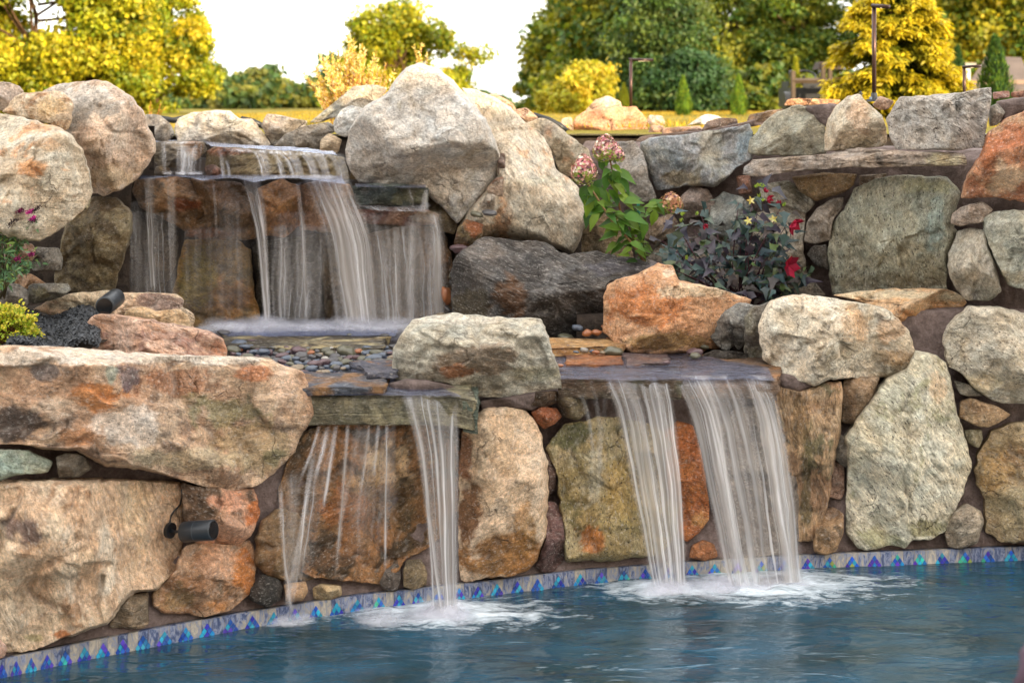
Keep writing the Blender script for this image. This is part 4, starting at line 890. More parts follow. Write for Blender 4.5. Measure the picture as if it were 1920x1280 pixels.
slab('stream_bed_stone', [(440, 742), (745, 742), (745, 640), (400, 640)], 1.262, .05, 'dark wet floor slab of the pebble bed', '4c4844,3c3836,5c544c', wet=.5)

m, t = newmat('shallow_water')
v = nd(t, 'ShaderNodeTexCoord').outputs['Object']
vs = nd(t, 'ShaderNodeMapping', {0: v, 3: (1.0, 2.2, 1.0)}).outputs[0]
h = ma(t, 'ADD', ma(t, 'MULTIPLY', noise(t, vs, 7, 4, 0.6, 1.0), 0.03), ma(t, 'MULTIPLY', noise(t, vs, 30, 3), 0.006))
bp = nd(t, 'ShaderNodeBump', {'Strength': 1.0, 'Distance': 1.0, 'Height': h})
gl = nd(t, 'ShaderNodeBsdfGlossy', {'Color': (0.78, 0.84, 1.0, 1), 'Roughness': 0.1, 'Normal': bp.outputs[0]}).outputs[0]
tr = nd(t, 'ShaderNodeBsdfTransparent', {'Color': (0.80, 0.82, 0.95, 1)}).outputs[0]
df = nd(t, 'ShaderNodeBsdfDiffuse', {'Color': (0.35, 0.38, 0.55, 1)}).outputs[0]
fre = nd(t, 'ShaderNodeFresnel', {'IOR': 1.45, 'Normal': bp.outputs[0]}).outputs[0]
s1 = nd(t, 'ShaderNodeMixShader', {0: ma(t, 'MULTIPLY', noise(t, vs, 5, 4, 0.6), 0.2), 1: tr, 2: df}).outputs[0]
out(t, nd(t, 'ShaderNodeMixShader', {0: ma(t, 'MINIMUM', ma(t, 'MULTIPLY', fre, 1.6), 1.0), 1: s1, 2: gl}).outputs[0])
M['shallow'] = m
def pond(name, px_pts, z, label=None, div=26, sag=0.0):
    """grid between the far edge and the near edge; px_pts = [(x_far,y_far,x_near,y_near), ...] from left to right"""
    A = np.array(px_pts, float); k = len(A); tt = np.linspace(0, k - 1, 70)
    A = np.c_[[np.interp(tt, np.arange(k), A[:, i]) for i in range(4)]].T
    V = []
    for q in np.linspace(0, 1, div):
        x = A[:, 0] + (A[:, 2] - A[:, 0]) * q; y = A[:, 1] + (A[:, 3] - A[:, 1]) * q
        Y = (CZ - z) * F / (y - HZ); V.append(np.c_[(x - 960) / F * Y, Y, np.full(len(x), z)])
    V = np.vstack(V); V[:, 2] += (fbm(V * 6, 3) - .5) * .022
    i, j = np.meshgrid(np.arange(69), np.arange(div - 1)); a = (j * 70 + i).ravel()
    return tag(mesh(name, V, np.c_[a, a + 70, a + 71, a + 1], M['shallow']), kind='structure')
pond('basin_water', [(385, 600, 425, 630), (760, 600, 740, 630)], 1.352)
pond('stream_water', [(420, 655, 560, 741), (700, 655, 700, 741), (760, 660, 790, 741), (770, 700, 866, 744)], 1.312)
pond('stream_water', [(1030, 648, 1052, 711), (1180, 648, 1190, 711.5), (1310, 665, 1330, 711), (1440, 690, 1452, 712)], 1.315)
pond('ledge_water', [(290, 263, 290, 266), (383, 263, 383, 267), (400, 268, 400, 275), (560, 277, 560, 284), (625, 284, 632, 290)], 2.755)
pond('ledge_water', [(262, 328, 262, 335), (330, 328, 330, 331), (380, 328, 380, 338), (430, 328, 430, 333), (475, 328, 475, 342), (500, 328, 500, 337), (540, 328, 540, 334), (590, 329, 590, 339), (640, 330, 648, 345)], 2.50)
pond('ledge_water', [(665, 344, 668, 350), (798, 346, 798, 353)], 2.44)

# ---------------------------------------------------------------- falling water
m, t = newmat('silky_falling_water')
fl = nd(t, 'ShaderNodeAttribute', attribute_name='Flow'); sp = nd(t, 'ShaderNodeSeparateColor', {0: fl.outputs['Color']})
u0, v_, dn = sp.outputs
wc = nd(t, 'ShaderNodeCombineXYZ', {0: ma(t, 'MULTIPLY', u0, 7.0), 1: ma(t, 'MULTIPLY', v_, 2.6), 2: 0.0}).outputs[0]
u = ma(t, 'ADD', u0, ma(t, 'MULTIPLY', ma(t, 'SUBTRACT', noise(t, wc, 1.0, 2, .5, dim='2D'), .5), .05))
def streak(su, sv, det, ro):
    cv = nd(t, 'ShaderNodeCombineXYZ', {0: ma(t, 'MULTIPLY', u, su), 1: ma(t, 'MULTIPLY', v_, sv), 2: 0.0}).outputs[0]
    return noise(t, cv, 1.0, det, ro, dim='2D')
cl_s = mr(t, streak(5, .7, 2, .5), .38, .62, 0, 1); a1 = streak(11, .35, 1, .4); a2 = streak(38, .4, 2, .5); a3 = streak(90, .4, 1, .5)
al = ma(t, 'ADD', mr(t, a1, .28, .72, .16, .66), ma(t, 'MULTIPLY', cl_s, ma(t, 'ADD', mr(t, a2, .54, .80, 0, .7), mr(t, a3, .62, .82, 0, .35))))
al = ma(t, 'MULTIPLY', al, mr(t, v_, 0, .25, .5, 1.0))
al = ma(t, 'MULTIPLY', al, dn)
al = nd(t, 'ShaderNodeClamp', {0: al, 1: 0.0, 2: 0.93}).outputs[0]
bp = nd(t, 'ShaderNodeBump', {'Strength': 0.5, 'Distance': 0.02, 'Height': ma(t, 'ADD', a1, a2)})
cw = mixc(t, mr(t, a2, .4, .65, 0, 1), (0.62, 0.58, 0.54, 1), (0.95, 0.95, 0.96, 1))
d1 = nd(t, 'ShaderNodeBsdfDiffuse', {'Color': cw, 'Normal': bp.outputs[0]}).outputs[0]
d2 = nd(t, 'ShaderNodeBsdfTranslucent', {'Color': cw}).outputs[0]
g1 = nd(t, 'ShaderNodeBsdfGlossy', {'Color': (.9, .93, 1, 1), 'Roughness': .25, 'Normal': bp.outputs[0]}).outputs[0]
b = nd(t, 'ShaderNodeMixShader', {0: .42, 1: d1, 2: d2}).outputs[0]
b = nd(t, 'ShaderNodeMixShader', {0: .12, 1: b, 2: g1}).outputs[0]
tr = nd(t, 'ShaderNodeBsdfTransparent').outputs[0]
out(t, nd(t, 'ShaderNodeMixShader', {0: al, 1: tr, 2: b}).outputs[0])
M['fall'] = m

def strand(L_, R_, Y0, Y1, dens, nu=None, edge=.25, lipback=.10, fade=(0, 0), curl=.0):
    """L_, R_: left and right edge polylines (px,py) from the lip down; Y0/Y1 distance at lip and foot.
    Returns V, quads, Flow for one sheet, with a rounded lip and a real thickness of curl."""
    nv = 44
    def rs(pl):
        pl = np.array(pl, float); y = np.linspace(0, 1, nv); s = np.linspace(0, 1, len(pl))
        d = np.r_[0, np.cumsum(np.hypot(*np.diff(pl, axis=0).T))]; s = d / d[-1]
        return np.c_[np.interp(y, s, pl[:, 0]), np.interp(y, s, pl[:, 1])]
    A, B = rs(L_), rs(R_)
    for E_ in (A, B):
        for _ in range(40): E_[1:-1] = .25 * E_[:-2] + .5 * E_[1:-1] + .25 * E_[2:]
    wpx = np.hypot(*(A - B).T).max()
    nu = nu or int(np.clip(wpx / 2.2, 8, 150))
    vv = np.linspace(0, 1, nv)
    V = []; Fl = []
    seed = rng.uniform(0, 100)
    us = np.linspace(0, 1, nu)
    for i in range(nv):
        px = A[i, 0] + (B[i, 0] - A[i, 0]) * us; py = A[i, 1] + (B[i, 1] - A[i, 1]) * us
        Y = Y0 + (Y1 - Y0) * math.sqrt(vv[i]) if True else 0
        rip = (fbm(np.c_[us * wpx / 14 + seed, np.full(nu, vv[i] * .8), np.zeros(nu)], 3) - .5) * .05 * (vv[i] ** .3)
        Yr = Y + rip - .02
        V.append(np.c_[(px - 960) / F * Yr, Yr, CZ - (py - HZ) / F * Yr])
        e = np.clip(np.minimum(us, 1 - us) / edge, 0, 1) if edge > 0 else np.ones(nu)
        fd = 1.0
        if fade[0]: fd *= min(1, vv[i] / fade[0])
        if fade[1]: fd *= min(1, (1 - vv[i]) / fade[1])
        Fl.append(np.c_[us * wpx / F * Y0 + seed, np.full(nu, vv[i]), dens * (e * e * (3 - 2 * e)) * fd * np.ones(nu)])
    # turn back over the lip
    lip = V[0].copy(); lip[:, 1] += lipback; lip[:, 2] += .004
    V = [lip] + V; f0 = Fl[0].copy(); f0[:, 2] *= .5; f0[:, 1] -= .1; Fl = [f0] + Fl
    k = nu; i, j = np.meshgrid(np.arange(nu - 1), np.arange(nv)); a = (j * k + i).ravel()
    return np.vstack(V), np.c_[a, a + 1, a + k + 1, a + k], np.vstack(Fl)

def fall(label, strands, parts=True):
    """strands: list of dicts; each becomes one mesh named strand under one waterfall"""
    first = strands[0]
    org = PZ(0, 0, 0) if False else P(first[0][0][0], first[0][-1][1], first[3])
    root = thing('waterfall', org, label, 'waterfall')
    for s in strands:
        Vv, Q, Fl = strand(*s[:2], s[2], s[3], s[4], **(s[5] if len(s) > 5 else {}))
        Vv = Vv - org
        mesh('strand', Vv, Q, M['fall'], root, True, {'Flow': Fl})
    return root
# lower left: one strong chute, thin strands left of it
fall('strong narrow waterfall pouring off the right end of the left lower ledge', [
    ([(748, 741), (762, 765), (780, 850), (795, 960), (803, 1050), (806, 1150)], [(862, 745), (861, 765), (859, 850), (858, 960), (857, 1050), (860, 1150)], 8.72, 8.56, .95, dict(edge=.12)),
    ([(757, 742), (770, 765), (786, 850), (800, 1000), (818, 1148)], [(778, 742), (790, 765), (803, 850), (820, 1000), (838, 1150)], 8.70, 8.57, .95, dict(edge=.5)),
    ([(840, 745), (845, 790), (850, 900), (846, 1148)], [(862, 745), (863, 790), (862, 900), (862, 1148)], 8.70, 8.57, .55, dict(edge=.5)),
])
thin = []
for x0, x1, y0, y1, wd, d in ((596, 560, 802, 905, 9, .8), (575, 549, 905, 1130, 10, .6), (585, 536, 850, 1140, 14, .85), (522, 545, 905, 1145, 14, .6), (612, 590, 802, 900, 14, .55), (627, 604, 800, 960, 12, .55), (650, 628, 799, 1095, 10, .6), (668, 640, 799, 980, 14, .45), (690, 676, 798, 930, 9, .5), (708, 700, 797, 900, 10, .35), (724, 722, 797, 1080, 8, .75), (735, 738, 797, 980, 14, .25)):
    thin.append(([(x0 - wd * .3, y0), ((x0 + x1) / 2 + (x0 - x1) * .12 - wd / 2, (y0 + y1) / 2), (x1 - wd / 2, y1)], [(x0 + wd * .7, y0), ((x0 + x1) / 2 + (x0 - x1) * .12 + wd / 2, (y0 + y1) / 2), (x1 + wd / 2, y1)], 8.70, float(YW(x1)) - .12, min(.95, d * 1.3), dict(edge=.5, lipback=.02, fade=(0, .25 if y1 < 1120 else .06))))
thin += [([(590, 802), (570, 900), (530, 1140)], [(640, 800), (618, 900), (590, 1120)], 8.72, 8.44, .35, dict(edge=.3, lipback=.02, fade=(.05, .3))), ([(640, 799), (625, 900), (615, 1060)], [(745, 797), (745, 900), (740, 1060)], 8.72, 8.55, .28, dict(edge=.2, lipback=.02, fade=(.05, .4))), ([(524, 890), (528, 1000), (534, 1140)], [(572, 870), (566, 1000), (552, 1140)], 8.60, 8.42, .5, dict(edge=.4, lipback=.02, fade=(.1, .1)))]
fall('thin broken strands of water dripping in front of the wet rust-orange boulder', thin)
fall('left sheet of the right lower waterfall, narrowing towards the pool', [
    ([(1128, 711), (1142, 735), (1160, 800), (1185, 920), (1205, 1020), (1222, 1108)], [(1256, 712), (1263, 735), (1272, 800), (1282, 920), (1287, 1020), (1289, 1104)], 9.2, 9.04, .95, dict(edge=.1)),
    ([(1150, 711), (1180, 740), (1200, 820), (1225, 940), (1250, 1104)], [(1180, 711), (1204, 740), (1222, 820), (1246, 940), (1272, 1104)], 9.18, 9.05, .8, dict(edge=.5)),
    ([(1215, 712), (1238, 770), (1256, 900), (1268, 1104)], [(1236, 712), (1254, 770), (1270, 900), (1282, 1104)], 9.18, 9.05, .6, dict(edge=.5)),
])
fall('right sheet of the right lower waterfall, the broadest one, fanning over the ledge', [
    ([(1262, 711), (1282, 738), (1305, 830), (1330, 950), (1362, 1100)], [(1446, 709), (1462, 735), (1480, 830), (1497, 950), (1511, 1090)], 9.2, 9.04, 1.05, dict(edge=.07)),
    ([(1300, 711), (1325, 745), (1342, 840), (1358, 950), (1378, 1098)], [(1335, 711), (1354, 745), (1366, 840), (1382, 950), (1402, 1098)], 9.17, 9.02, .95, dict(edge=.5)),
    ([(1400, 710), (1426, 745), (1450, 860), (1470, 1092)], [(1440, 710), (1462, 745), (1482, 860), (1504, 1090)], 9.17, 9.02, .7, dict(edge=.5)),
])
fall('faint trickles left of the right lower waterfall on the olive boulder', [
    ([(1083, 740), (1100, 790), (1110, 870)], [(1098, 738), (1112, 790), (1118, 870)], 9.18, 9.2, .5, dict(edge=.5, fade=(0, .3), lipback=0)),
    ([(1103, 716), (1118, 790), (1118, 930)], [(1116, 716), (1132, 790), (1130, 930)], 9.18, 9.2, .4, dict(edge=.5, fade=(0, .4), lipback=0)),
    ([(1130, 740), (1126, 800), (1120, 900)], [(1142, 740), (1136, 800), (1128, 900)], 9.18, 9.2, .45, dict(edge=.5, fade=(0, .4), lipback=0))])
# upper fall, first tier
t1 = []
for x0, x1, xb0, xb1, y0, y1, d in ((300, 312, 304, 314, 268, 327, .55), (322, 378, 325, 372, 275, 328, .5), (336, 344, 337, 346, 268, 328, .75), (362, 372, 352, 360, 272, 328, .5), (374, 380, 372, 377, 270, 328, .5),
                                   (405, 416, 414, 424, 280, 330, .6), (420, 428, 426, 434, 302, 330, .7), (470, 500, 488, 512, 284, 331, .8), (505, 520, 524, 538, 285, 331, .55), (515, 545, 545, 565, 288, 331, .75), (540, 556, 560, 572, 289, 332, .7),
                                   (560, 585, 582, 602, 290, 335, .8), (580, 612, 605, 622, 290, 338, .75), (608, 646, 632, 656, 289, 342, .85)):
    t1.append(([(x0, y0), (x0 * .45 + xb0 * .55, y0 * .75 + y1 * .25), (xb0, y1)], [(x1, y0), (x1 * .45 + xb1 * .55, y0 * .75 + y1 * .25), (xb1, y1)], 11.55, 11.42, d, dict(edge=.35, lipback=.08)))
t1.append(([(292, 266), (292, 271)], [(380, 265), (380, 271)], 11.55, 11.5, .7, dict(edge=.3, lipback=.0, fade=(0, .5))))
t1.append(([(400, 276), (400, 284)], [(634, 288), (638, 297)], 11.6, 11.5, .7, dict(edge=.2, lipback=.0, fade=(0, .5))))
fall('first tier of the upper waterfall, short white strands off the top lip stones', t1)
t2 = []
for s in (((222, 352, 232, 400), (244, 352, 250, 400), 372, 400, .6), ):
    pass
def drop(x0, x1, y0, ym, xm0, xm1, xb0, xb1, yb, d, e=.35, fd=.06):
    return ([(x0, y0), (xm0, ym), (xb0, yb)], [(x1, y0), (xm1, ym), (xb1, yb)], 11.13, 11.05, d, dict(edge=e, lipback=.2, fade=(0, fd)))
t2 += [drop(228, 335, 400, 470, 230, 338, 232, 340, 585, .40, .15, .2), drop(330, 475, 430, 500, 330, 475, 330, 475, 600, .22, .2, .2), drop(500, 625, 425, 500, 500, 620, 500, 615, 610, .42, .15, .1),
       drop(640, 835, 400, 470, 655, 840, 660, 845, 612, .45, .12, .05)]
t2 += [drop(268, 292, 335, 400, 272, 291, 279, 296, 548, .85), drop(308, 332, 335, 430, 313, 332, 318, 330, 545, .55), drop(215, 246, 352, 388, 224, 250, 232, 262, 440, .6, .4, .3),
       drop(236, 270, 380, 440, 240, 275, 245, 282, 548, .3, .4), drop(452, 480, 337, 420, 477, 498, 494, 509, 612, 1.0, .3), drop(470, 492, 338, 420, 487, 503, 498, 510, 612, .6),
       drop(395, 402, 335, 400, 402, 408, 404, 408, 470, .35, .4, .4), drop(405, 440, 380, 450, 408, 444, 410, 446, 580, .28, .3, .4), drop(430, 452, 380, 450, 434, 455, 436, 456, 600, .25, .4, .3),
       drop(552, 566, 345, 430, 562, 574, 570, 580, 612, .65, .4), drop(575, 640, 340, 430, 618, 672, 640, 700, 614, .95, .25), drop(600, 660, 340, 430, 640, 700, 660, 716, 614, .9, .3),
       drop(560, 655, 338, 430, 600, 690, 625, 705, 614, .5, .2), drop(500, 600, 400, 470, 500, 600, 500, 610, 600, .22, .3, .3), drop(700, 790, 418, 480, 700, 785, 695, 790, 612, .30, .2), drop(735, 750, 418, 480, 738, 750, 740, 752, 612, .95, .4), drop(765, 785, 420, 470, 760, 782, 755, 778, 612, .75, .4),
       drop(796, 822, 402, 430, 802, 832, 806, 840, 610, .8, .4), drop(790, 830, 405, 450, 795, 838, 795, 845, 610, .4, .3), drop(520, 545, 450, 500, 522, 548, 524, 548, 610, .3, .4, .2)]
fall('long second tier of the upper waterfall falling to the basin in many white strands', t2)
fall('small trickles over the dark green ledge at the right of the upper waterfall', [
    ([(764, 354), (771, 375), (772, 388)], [(769, 354), (776, 375), (776, 388)], 11.05, 11.0, .8, dict(edge=.5)),
    ([(795, 356), (788, 375), (784, 392)], [(804, 356), (804, 375), (806, 396)], 11.05, 11.0, .6, dict(edge=.4)),
    ([(665, 386), (680, 394)], [(800, 386), (812, 398)], 11.1, 10.98, .6, dict(edge=.2))])

# mist and foam
m, t = newmat('spray_mist')
lw = nd(t, 'ShaderNodeLayerWeight', {'Blend': 0.5}).outputs['Facing']
v = objcoord(t)
al = ma(t, 'MULTIPLY', ma(t, 'POWER', ma(t, 'SUBTRACT', 1.0, lw), 2.2), mr(t, noise(t, v, 5, 4, .6), .3, .7, .1, .5))
dd_ = nd(t, 'ShaderNodeMixShader', {0: .5, 1: nd(t, 'ShaderNodeBsdfDiffuse', {'Color': (.85, .86, .92, 1)}).outputs[0], 2: nd(t, 'ShaderNodeBsdfTranslucent', {'Color': (.85, .86, .92, 1)}).outputs[0]}).outputs[0]
out(t, nd(t, 'ShaderNodeMixShader', {0: al, 1: nd(t, 'ShaderNodeBsdfTransparent').outputs[0], 2: dd_}).outputs[0])
M['mist'] = m
def mist(blobs):
    Vs = []; Fs = []; b = 0
    for (c_, r_) in blobs:
        nu_, nv_ = 28, 14
        uu, vv_ = np.meshgrid(np.linspace(0, 2 * math.pi, nu_, endpoint=False), np.linspace(0.02, math.pi - 0.02, nv_))
        D = np.stack([np.cos(uu) * np.sin(vv_), np.sin(uu) * np.sin(vv_), np.cos(vv_)], -1).reshape(-1, 3)
        k = 1 + (fbm(D * 2 + c_, 3) - .5) * .5
        Vs.append(c_ + D * np.array(r_) * k[:, None])
        i, j = np.meshgrid(np.arange(nu_), np.arange(nv_ - 1)); i = i.ravel(); j = j.ravel()
        Fs.append(b + np.c_[j * nu_ + i, j * nu_ + (i + 1) % nu_, (j + 1) * nu_ + (i + 1) % nu_, (j + 1) * nu_ + i]); b += nu_ * nv_
    return tag(mesh('mist', np.vstack(Vs), np.vstack(Fs), M['mist']), kind='stuff')
bl = []
for px in range(400, 765, 13): bl.append((P(px + rng.uniform(-5, 5), 614 + rng.uniform(-4, 4), 10.95 + rng.uniform(-.1, .1)), (.18, .14, .075 * rng.uniform(.6, 1.3))))
for px in (640, 690, 742, 505): bl.append((P(px, 604, 10.95), (.1, .1, .06)))
mist(bl)
bl = []
for px, py, n_, sx in ((832, 1150, 18, 60), (1250, 1102, 12, 36), (1360, 1098, 14, 50), (1450, 1092, 18, 70), (545, 1160, 5, 25), (700, 1152, 4, 60)):
    for _ in range(n_):
        q = rng.normal(0, .45); bl.append((PZ(px + q * sx, py + abs(rng.normal(0, 5)), 0) + np.array([0, 0, .01]), (.13, .12, .045 * rng.uniform(.6, 1.8))))
mist(bl)
bl = [(PZ(px + rng.uniform(-6, 6), py, z) + np.array([0, 0, .01]), (.05, .05, .02)) for px, py, z in [(x, 327, 2.53) for x in range(320, 380, 12)] + [(x, 334, 2.53) for x in range(520, 620, 14)] + [(x, 388, 2.26) for x in range(665, 800, 16)]]
mist(bl)
# ---------------------------------------------------------------- river pebbles
M['pebble'] = attr_material('wet_pebble', 0.28, 0, 0.5, 0.3, 30)
def pebble_mesh(seed, colr, c2):
    r_ = np.random.default_rng(seed)
    nu_, nv_ = 20, 12
    uu, vv_ = np.meshgrid(np.linspace(0, 2 * math.pi, nu_, endpoint=False), np.linspace(0.05, math.pi - 0.05, nv_))
    D = np.stack([np.cos(uu) * np.sin(vv_), np.sin(uu) * np.sin(vv_), np.cos(vv_)], -1).reshape(-1, 3)
    k = 1 + (fbm(D * 1.2 + r_.uniform(0, 50, 3), 2) - .5) * .7
    V = D * k[:, None] * np.array([.5, .36, .24])
    i, j = np.meshgrid(np.arange(nu_), np.arange(nv_ - 1)); i = i.ravel(); j = j.ravel()
    Q = np.c_[j * nu_ + i, (j + 1) * nu_ + i, (j + 1) * nu_ + (i + 1) % nu_, j * nu_ + (i + 1) % nu_]
    Q = [tuple(q) for q in Q.tolist()] + [tuple(range(nu_)), tuple(range((nv_ - 1) * nu_, nv_ * nu_))[::-1]]
    f = sstep(.45, .6, fbm(D * 3 + 7 + seed, 4))[:, None]
    o = mesh('pebble', V, Q, M['pebble'], attrs={'Col': colr + (c2 - colr) * f * .5})
    return o
kinds = {'smooth blue-grey wet pebble': '565e6a,444a54', 'smooth dark grey pebble': '4e4c4c,3c3a3c', 'smooth tan pebble': '847560,6c5f4c', 'purplish brown pebble': '5e4a4c,4a3a3c', 'smooth olive grey pebble': '5e5c4c,4c4a3c', 'small orange pebble': '96603e,7c4a30', 'pale whitish pebble': 'a09c94,88847c'}
protos = {k: [pebble_mesh(31 * i + s, lin(v.split(',')[0]), lin(v.split(',')[1])) for s in range(3)] for i, (k, v) in enumerate(kinds.items())}
used = set(); kn = list(kinds)
def put_pebble(px, py, z, wpx, kind, where, grp, Y=None, rot=None, tilt=0.0, asp=1.0):
    c = PZ(px, py, z) if Y is None else P(px, py, Y)
    src = random.choice(protos[kind])
    if src.name in used: o = src.copy(); COL.objects.link(o)
    else: o = src; used.add(src.name)
    s = wpx / F * c[1]
    o.location = tuple(map(float, c)); o.scale = (s, s * random.uniform(.9, 1.15), s * random.uniform(.85, 1.25) * asp)
    o.rotation_euler = (random.uniform(-.15, .15), tilt + random.uniform(-.2, .2), random.uniform(-.6, .6) if rot is None else rot)
    tag(o, kind + ' ' + where, 'pebble', grp)
W1 = [.3, .26, .07, .14, .17, .02, .04]
rows = [(645, 432, 480, 26), (652, 430, 740, 17), (657, 430, 742, 18), (663, 430, 745, 19), (669, 452, 742, 20), (675, 490, 740, 20), (681, 520, 735, 20), (687, 545, 680, 20), (693, 560, 640, 20)]
for yv, xa, xb, wd in rows:
    x = xa
    while x < xb:
        wpx = wd * random.uniform(.5, 1.35)
        k = random.choices(kn, W1)[0]
        put_pebble(x + wpx / 2, yv + random.uniform(-4, 4), 1.325 + random.uniform(0, .02), wpx, k, 'in the shallow bed behind the left ledge', 'river pebbles in the left stream bed')
        x += wpx * random.uniform(.75, 1.0)
for px, py, wpx, k in [(436, 655, 28, 4), (458, 650, 22, 0), (494, 660, 26, 0), (560, 656, 29, 3), (582, 661, 18, 5), (565, 668, 30, 1), (648, 659, 38, 4), (668, 670, 22, 3), (590, 681, 26, 3), (701, 672, 34, 0), (610, 697, 18, 2), (600, 697, 16, 2), (621, 652, 10, 6), (500, 676, 24, 4), (420, 624, 26, 1), (720, 630, 22, 1), (655, 628, 10, 4), (762, 612, 14, 2)]:
    put_pebble(px, py, 1.35, wpx, kn[k], 'proud of the bed behind the left ledge', 'larger pebbles in the left stream bed')
for px, py, wpx, k in [(1107, 606, 30, 4), (1083, 615, 22, 0), (1060, 632, 30, 4), (1100, 624, 22, 5), (1118, 623, 20, 5), (1132, 612, 12, 5), (1063, 653, 22, 3), (1115, 648, 20, 2), (1098, 648, 16, 0), (1095, 656, 18, 6), (1122, 641, 14, 3), (1134, 645, 14, 1), (1150, 648, 20, 1), (1149, 658, 36, 4), (1118, 660, 14, 5), (1140, 636, 12, 5), (1080, 660, 12, 0), (1110, 658, 12, 0), (1130, 661, 12, 2), (1050, 685, 14, 5)]:
    put_pebble(px, py, 1.35 if py > 630 else 1.42, wpx, kn[k], 'between the charcoal and peaked orange boulders', 'pebbles at the head of the right stream')
for px, py, wpx, k in [(1302, 659, 30, 3), (1321, 650, 16, 4), (1303, 667, 20, 4), (1250, 679, 14, 3)]:
    put_pebble(px, py, 1.35, wpx, kn[k], 'left of the small dark wet block', 'pebbles at the back of the right stream')
for px, py, wpx, k, tl in [(893, 402, 25, 4, 0), (917, 399, 26, 1, 0), (860, 465, 32, 3, 0), (859, 485, 23, 3, -1.0), (849, 513, 22, 4, -1.2), (858, 503, 10, 6, 0), (836, 553, 32, 5, 1.3), (840, 580, 18, 1, .5), (826, 590, 16, 2, 0), (846, 530, 14, 1, 1.0)]:
    put_pebble(px, py, 0, wpx, kn[k], 'stacked in the gap right of the upper waterfall', 'pebbles in the gap beside the great boulders', Y=11.0, rot=0, tilt=tl)
for k in kn:                            # drop unused masters
    for o in protos[k]:
        if o.name not in used: bpy.data.objects.remove(o)

# ---------------------------------------------------------------- black mulch
V = []; Fc = []; cl_ = []
n = 9000
for _ in range(n):
    px = random.uniform(15, 185); 
    Y = random.uniform(8.7, 10.1)
    x = (px - 960) / F * Y
    z = 1.585 + 0.04 * math.sin(px * .05) * (1 if px > 60 else .5) + random.uniform(0, .035)
    s = random.uniform(.008, .022)
    a = Vector((random.gauss(0, 1), random.gauss(0, 1), random.gauss(0, .5))).normalized(); b_ = a.cross(Vector((random.gauss(0, 1), random.gauss(0, 1), 1))).normalized()
    c_ = Vector((x, Y, z)); i = len(V); th = a.cross(b_) * s * .25
    for q in (c_ - a * s - b_ * s * .4, c_ + a * s - b_ * s * .3, c_ + a * s * .8 + b_ * s * .5, c_ - a * s * .7 + b_ * s * .4): V.append(q + th)
    V.append(c_ - th * 2)
    Fc += [(i, i + 1, i + 2, i + 3), (i, i + 4, i + 1), (i + 1, i + 4, i + 2), (i + 2, i + 4, i + 3), (i + 3, i + 4, i)]
    g_ = random.uniform(.012, .05); cl_ += [(g_ * .9, g_, g_ * 1.15)] * 5
tag(mesh('black_mulch', np.array([tuple(v) for v in V]), Fc, attr_material('dyed_mulch', .55, 0, .5, .2, 30), smooth=False, attrs={'Col': np.array(cl_)}), kind='stuff')

# ---------------------------------------------------------------- foliage helpers
def leaf_arrays(C, D, Nn, Ln, Wd, col, fold=.25, droop=.25, lobed=False):
    """C base points, D directions, Nn normals, lengths, widths, colours -> V, F, Col  (pointed leaf of 8 vertices)"""
    C = np.asarray(C, float); D = D / np.linalg.norm(D, axis=1)[:, None]
    S = np.cross(D, Nn); S /= np.maximum(np.linalg.norm(S, axis=1)[:, None], 1e-6); Nn = np.cross(S, D)
    L_ = np.asarray(Ln)[:, None]; W_ = np.asarray(Wd)[:, None]
    ts = [(0, 0), (.28, .9), (.55, .85), (1, 0)] if not lobed else [(0, 0.15), (.22, 1.15), (.42, .55), (1, 0)]
    mid = [C + D * L_ * t_ - Nn * L_ * droop * t_ ** 2 for t_, w_ in ts]
    pts = [mid[0], mid[1] + S * W_ * ts[1][1] / 2 + Nn * W_ * fold * .5, mid[1], mid[1] - S * W_ * ts[1][1] / 2 + Nn * W_ * fold * .5,
           mid[2] + S * W_ * ts[2][1] / 2 + Nn * W_ * fold * .5, mid[2], mid[2] - S * W_ * ts[2][1] / 2 + Nn * W_ * fold * .5, mid[3]]
    V = np.stack(pts, 1).reshape(-1, 3); n = len(C); b = (np.arange(n) * 8)[:, None]
    Q = np.concatenate([b + np.array([[1, 2, 5, 4]]), b + np.array([[2, 3, 6, 5]])]); 
    T_ = np.concatenate([b + np.array(x)[None] for x in ([0, 2, 1], [0, 3, 2], [4, 5, 7], [5, 6, 7])])
    return V, Q, T_, np.repeat(col, 8, 0)
def mixmesh(name, V, Q, T_, col, mat, parent=None, smooth=True, org=(0, 0, 0)):
    me = bpy.data.meshes.new(name)
    loops = np.r_[Q.ravel(), T_.ravel()]
    me.vertices.add(len(V)); me.vertices.foreach_set('co', (V - np.asarray(org)).astype(np.float32).ravel())
    me.loops.add(len(loops)); me.loops.foreach_set('vertex_index', loops.astype(np.int32))
    me.polygons.add(len(Q) + len(T_))
    me.polygons.foreach_set('loop_start', np.r_[np.arange(len(Q)) * 4, len(Q) * 4 + np.arange(len(T_)) * 3].astype(np.int32))
    me.polygons.foreach_set('loop_total', np.r_[np.full(len(Q), 4), np.full(len(T_), 3)].astype(np.int32))
    me.update(calc_edges=True); me.polygons.foreach_set('use_smooth', [smooth] * (len(Q) + len(T_)))
    a = me.attributes.new('Col', 'FLOAT_COLOR', 'POINT'); a.data.foreach_set('color', np.c_[col, np.ones(len(V))].astype(np.float32).ravel())
    me.materials.append(mat); o = bpy.data.objects.new(name, me); COL.objects.link(o)
    if parent: o.parent = parent
    return o
def unit(n):
    v = rng.normal(size=(n, 3)); return v / np.linalg.norm(v, axis=1)[:, None]
def pick(cols, n, p=None, var=.25):
    C = np.array([lin(c) for c in cols]); i = rng.choice(len(C), n, p=p)
    return C[i] * rng.uniform(1 - var, 1 + var, (n, 1)) * rng.uniform(.92, 1.08, (n, 3))

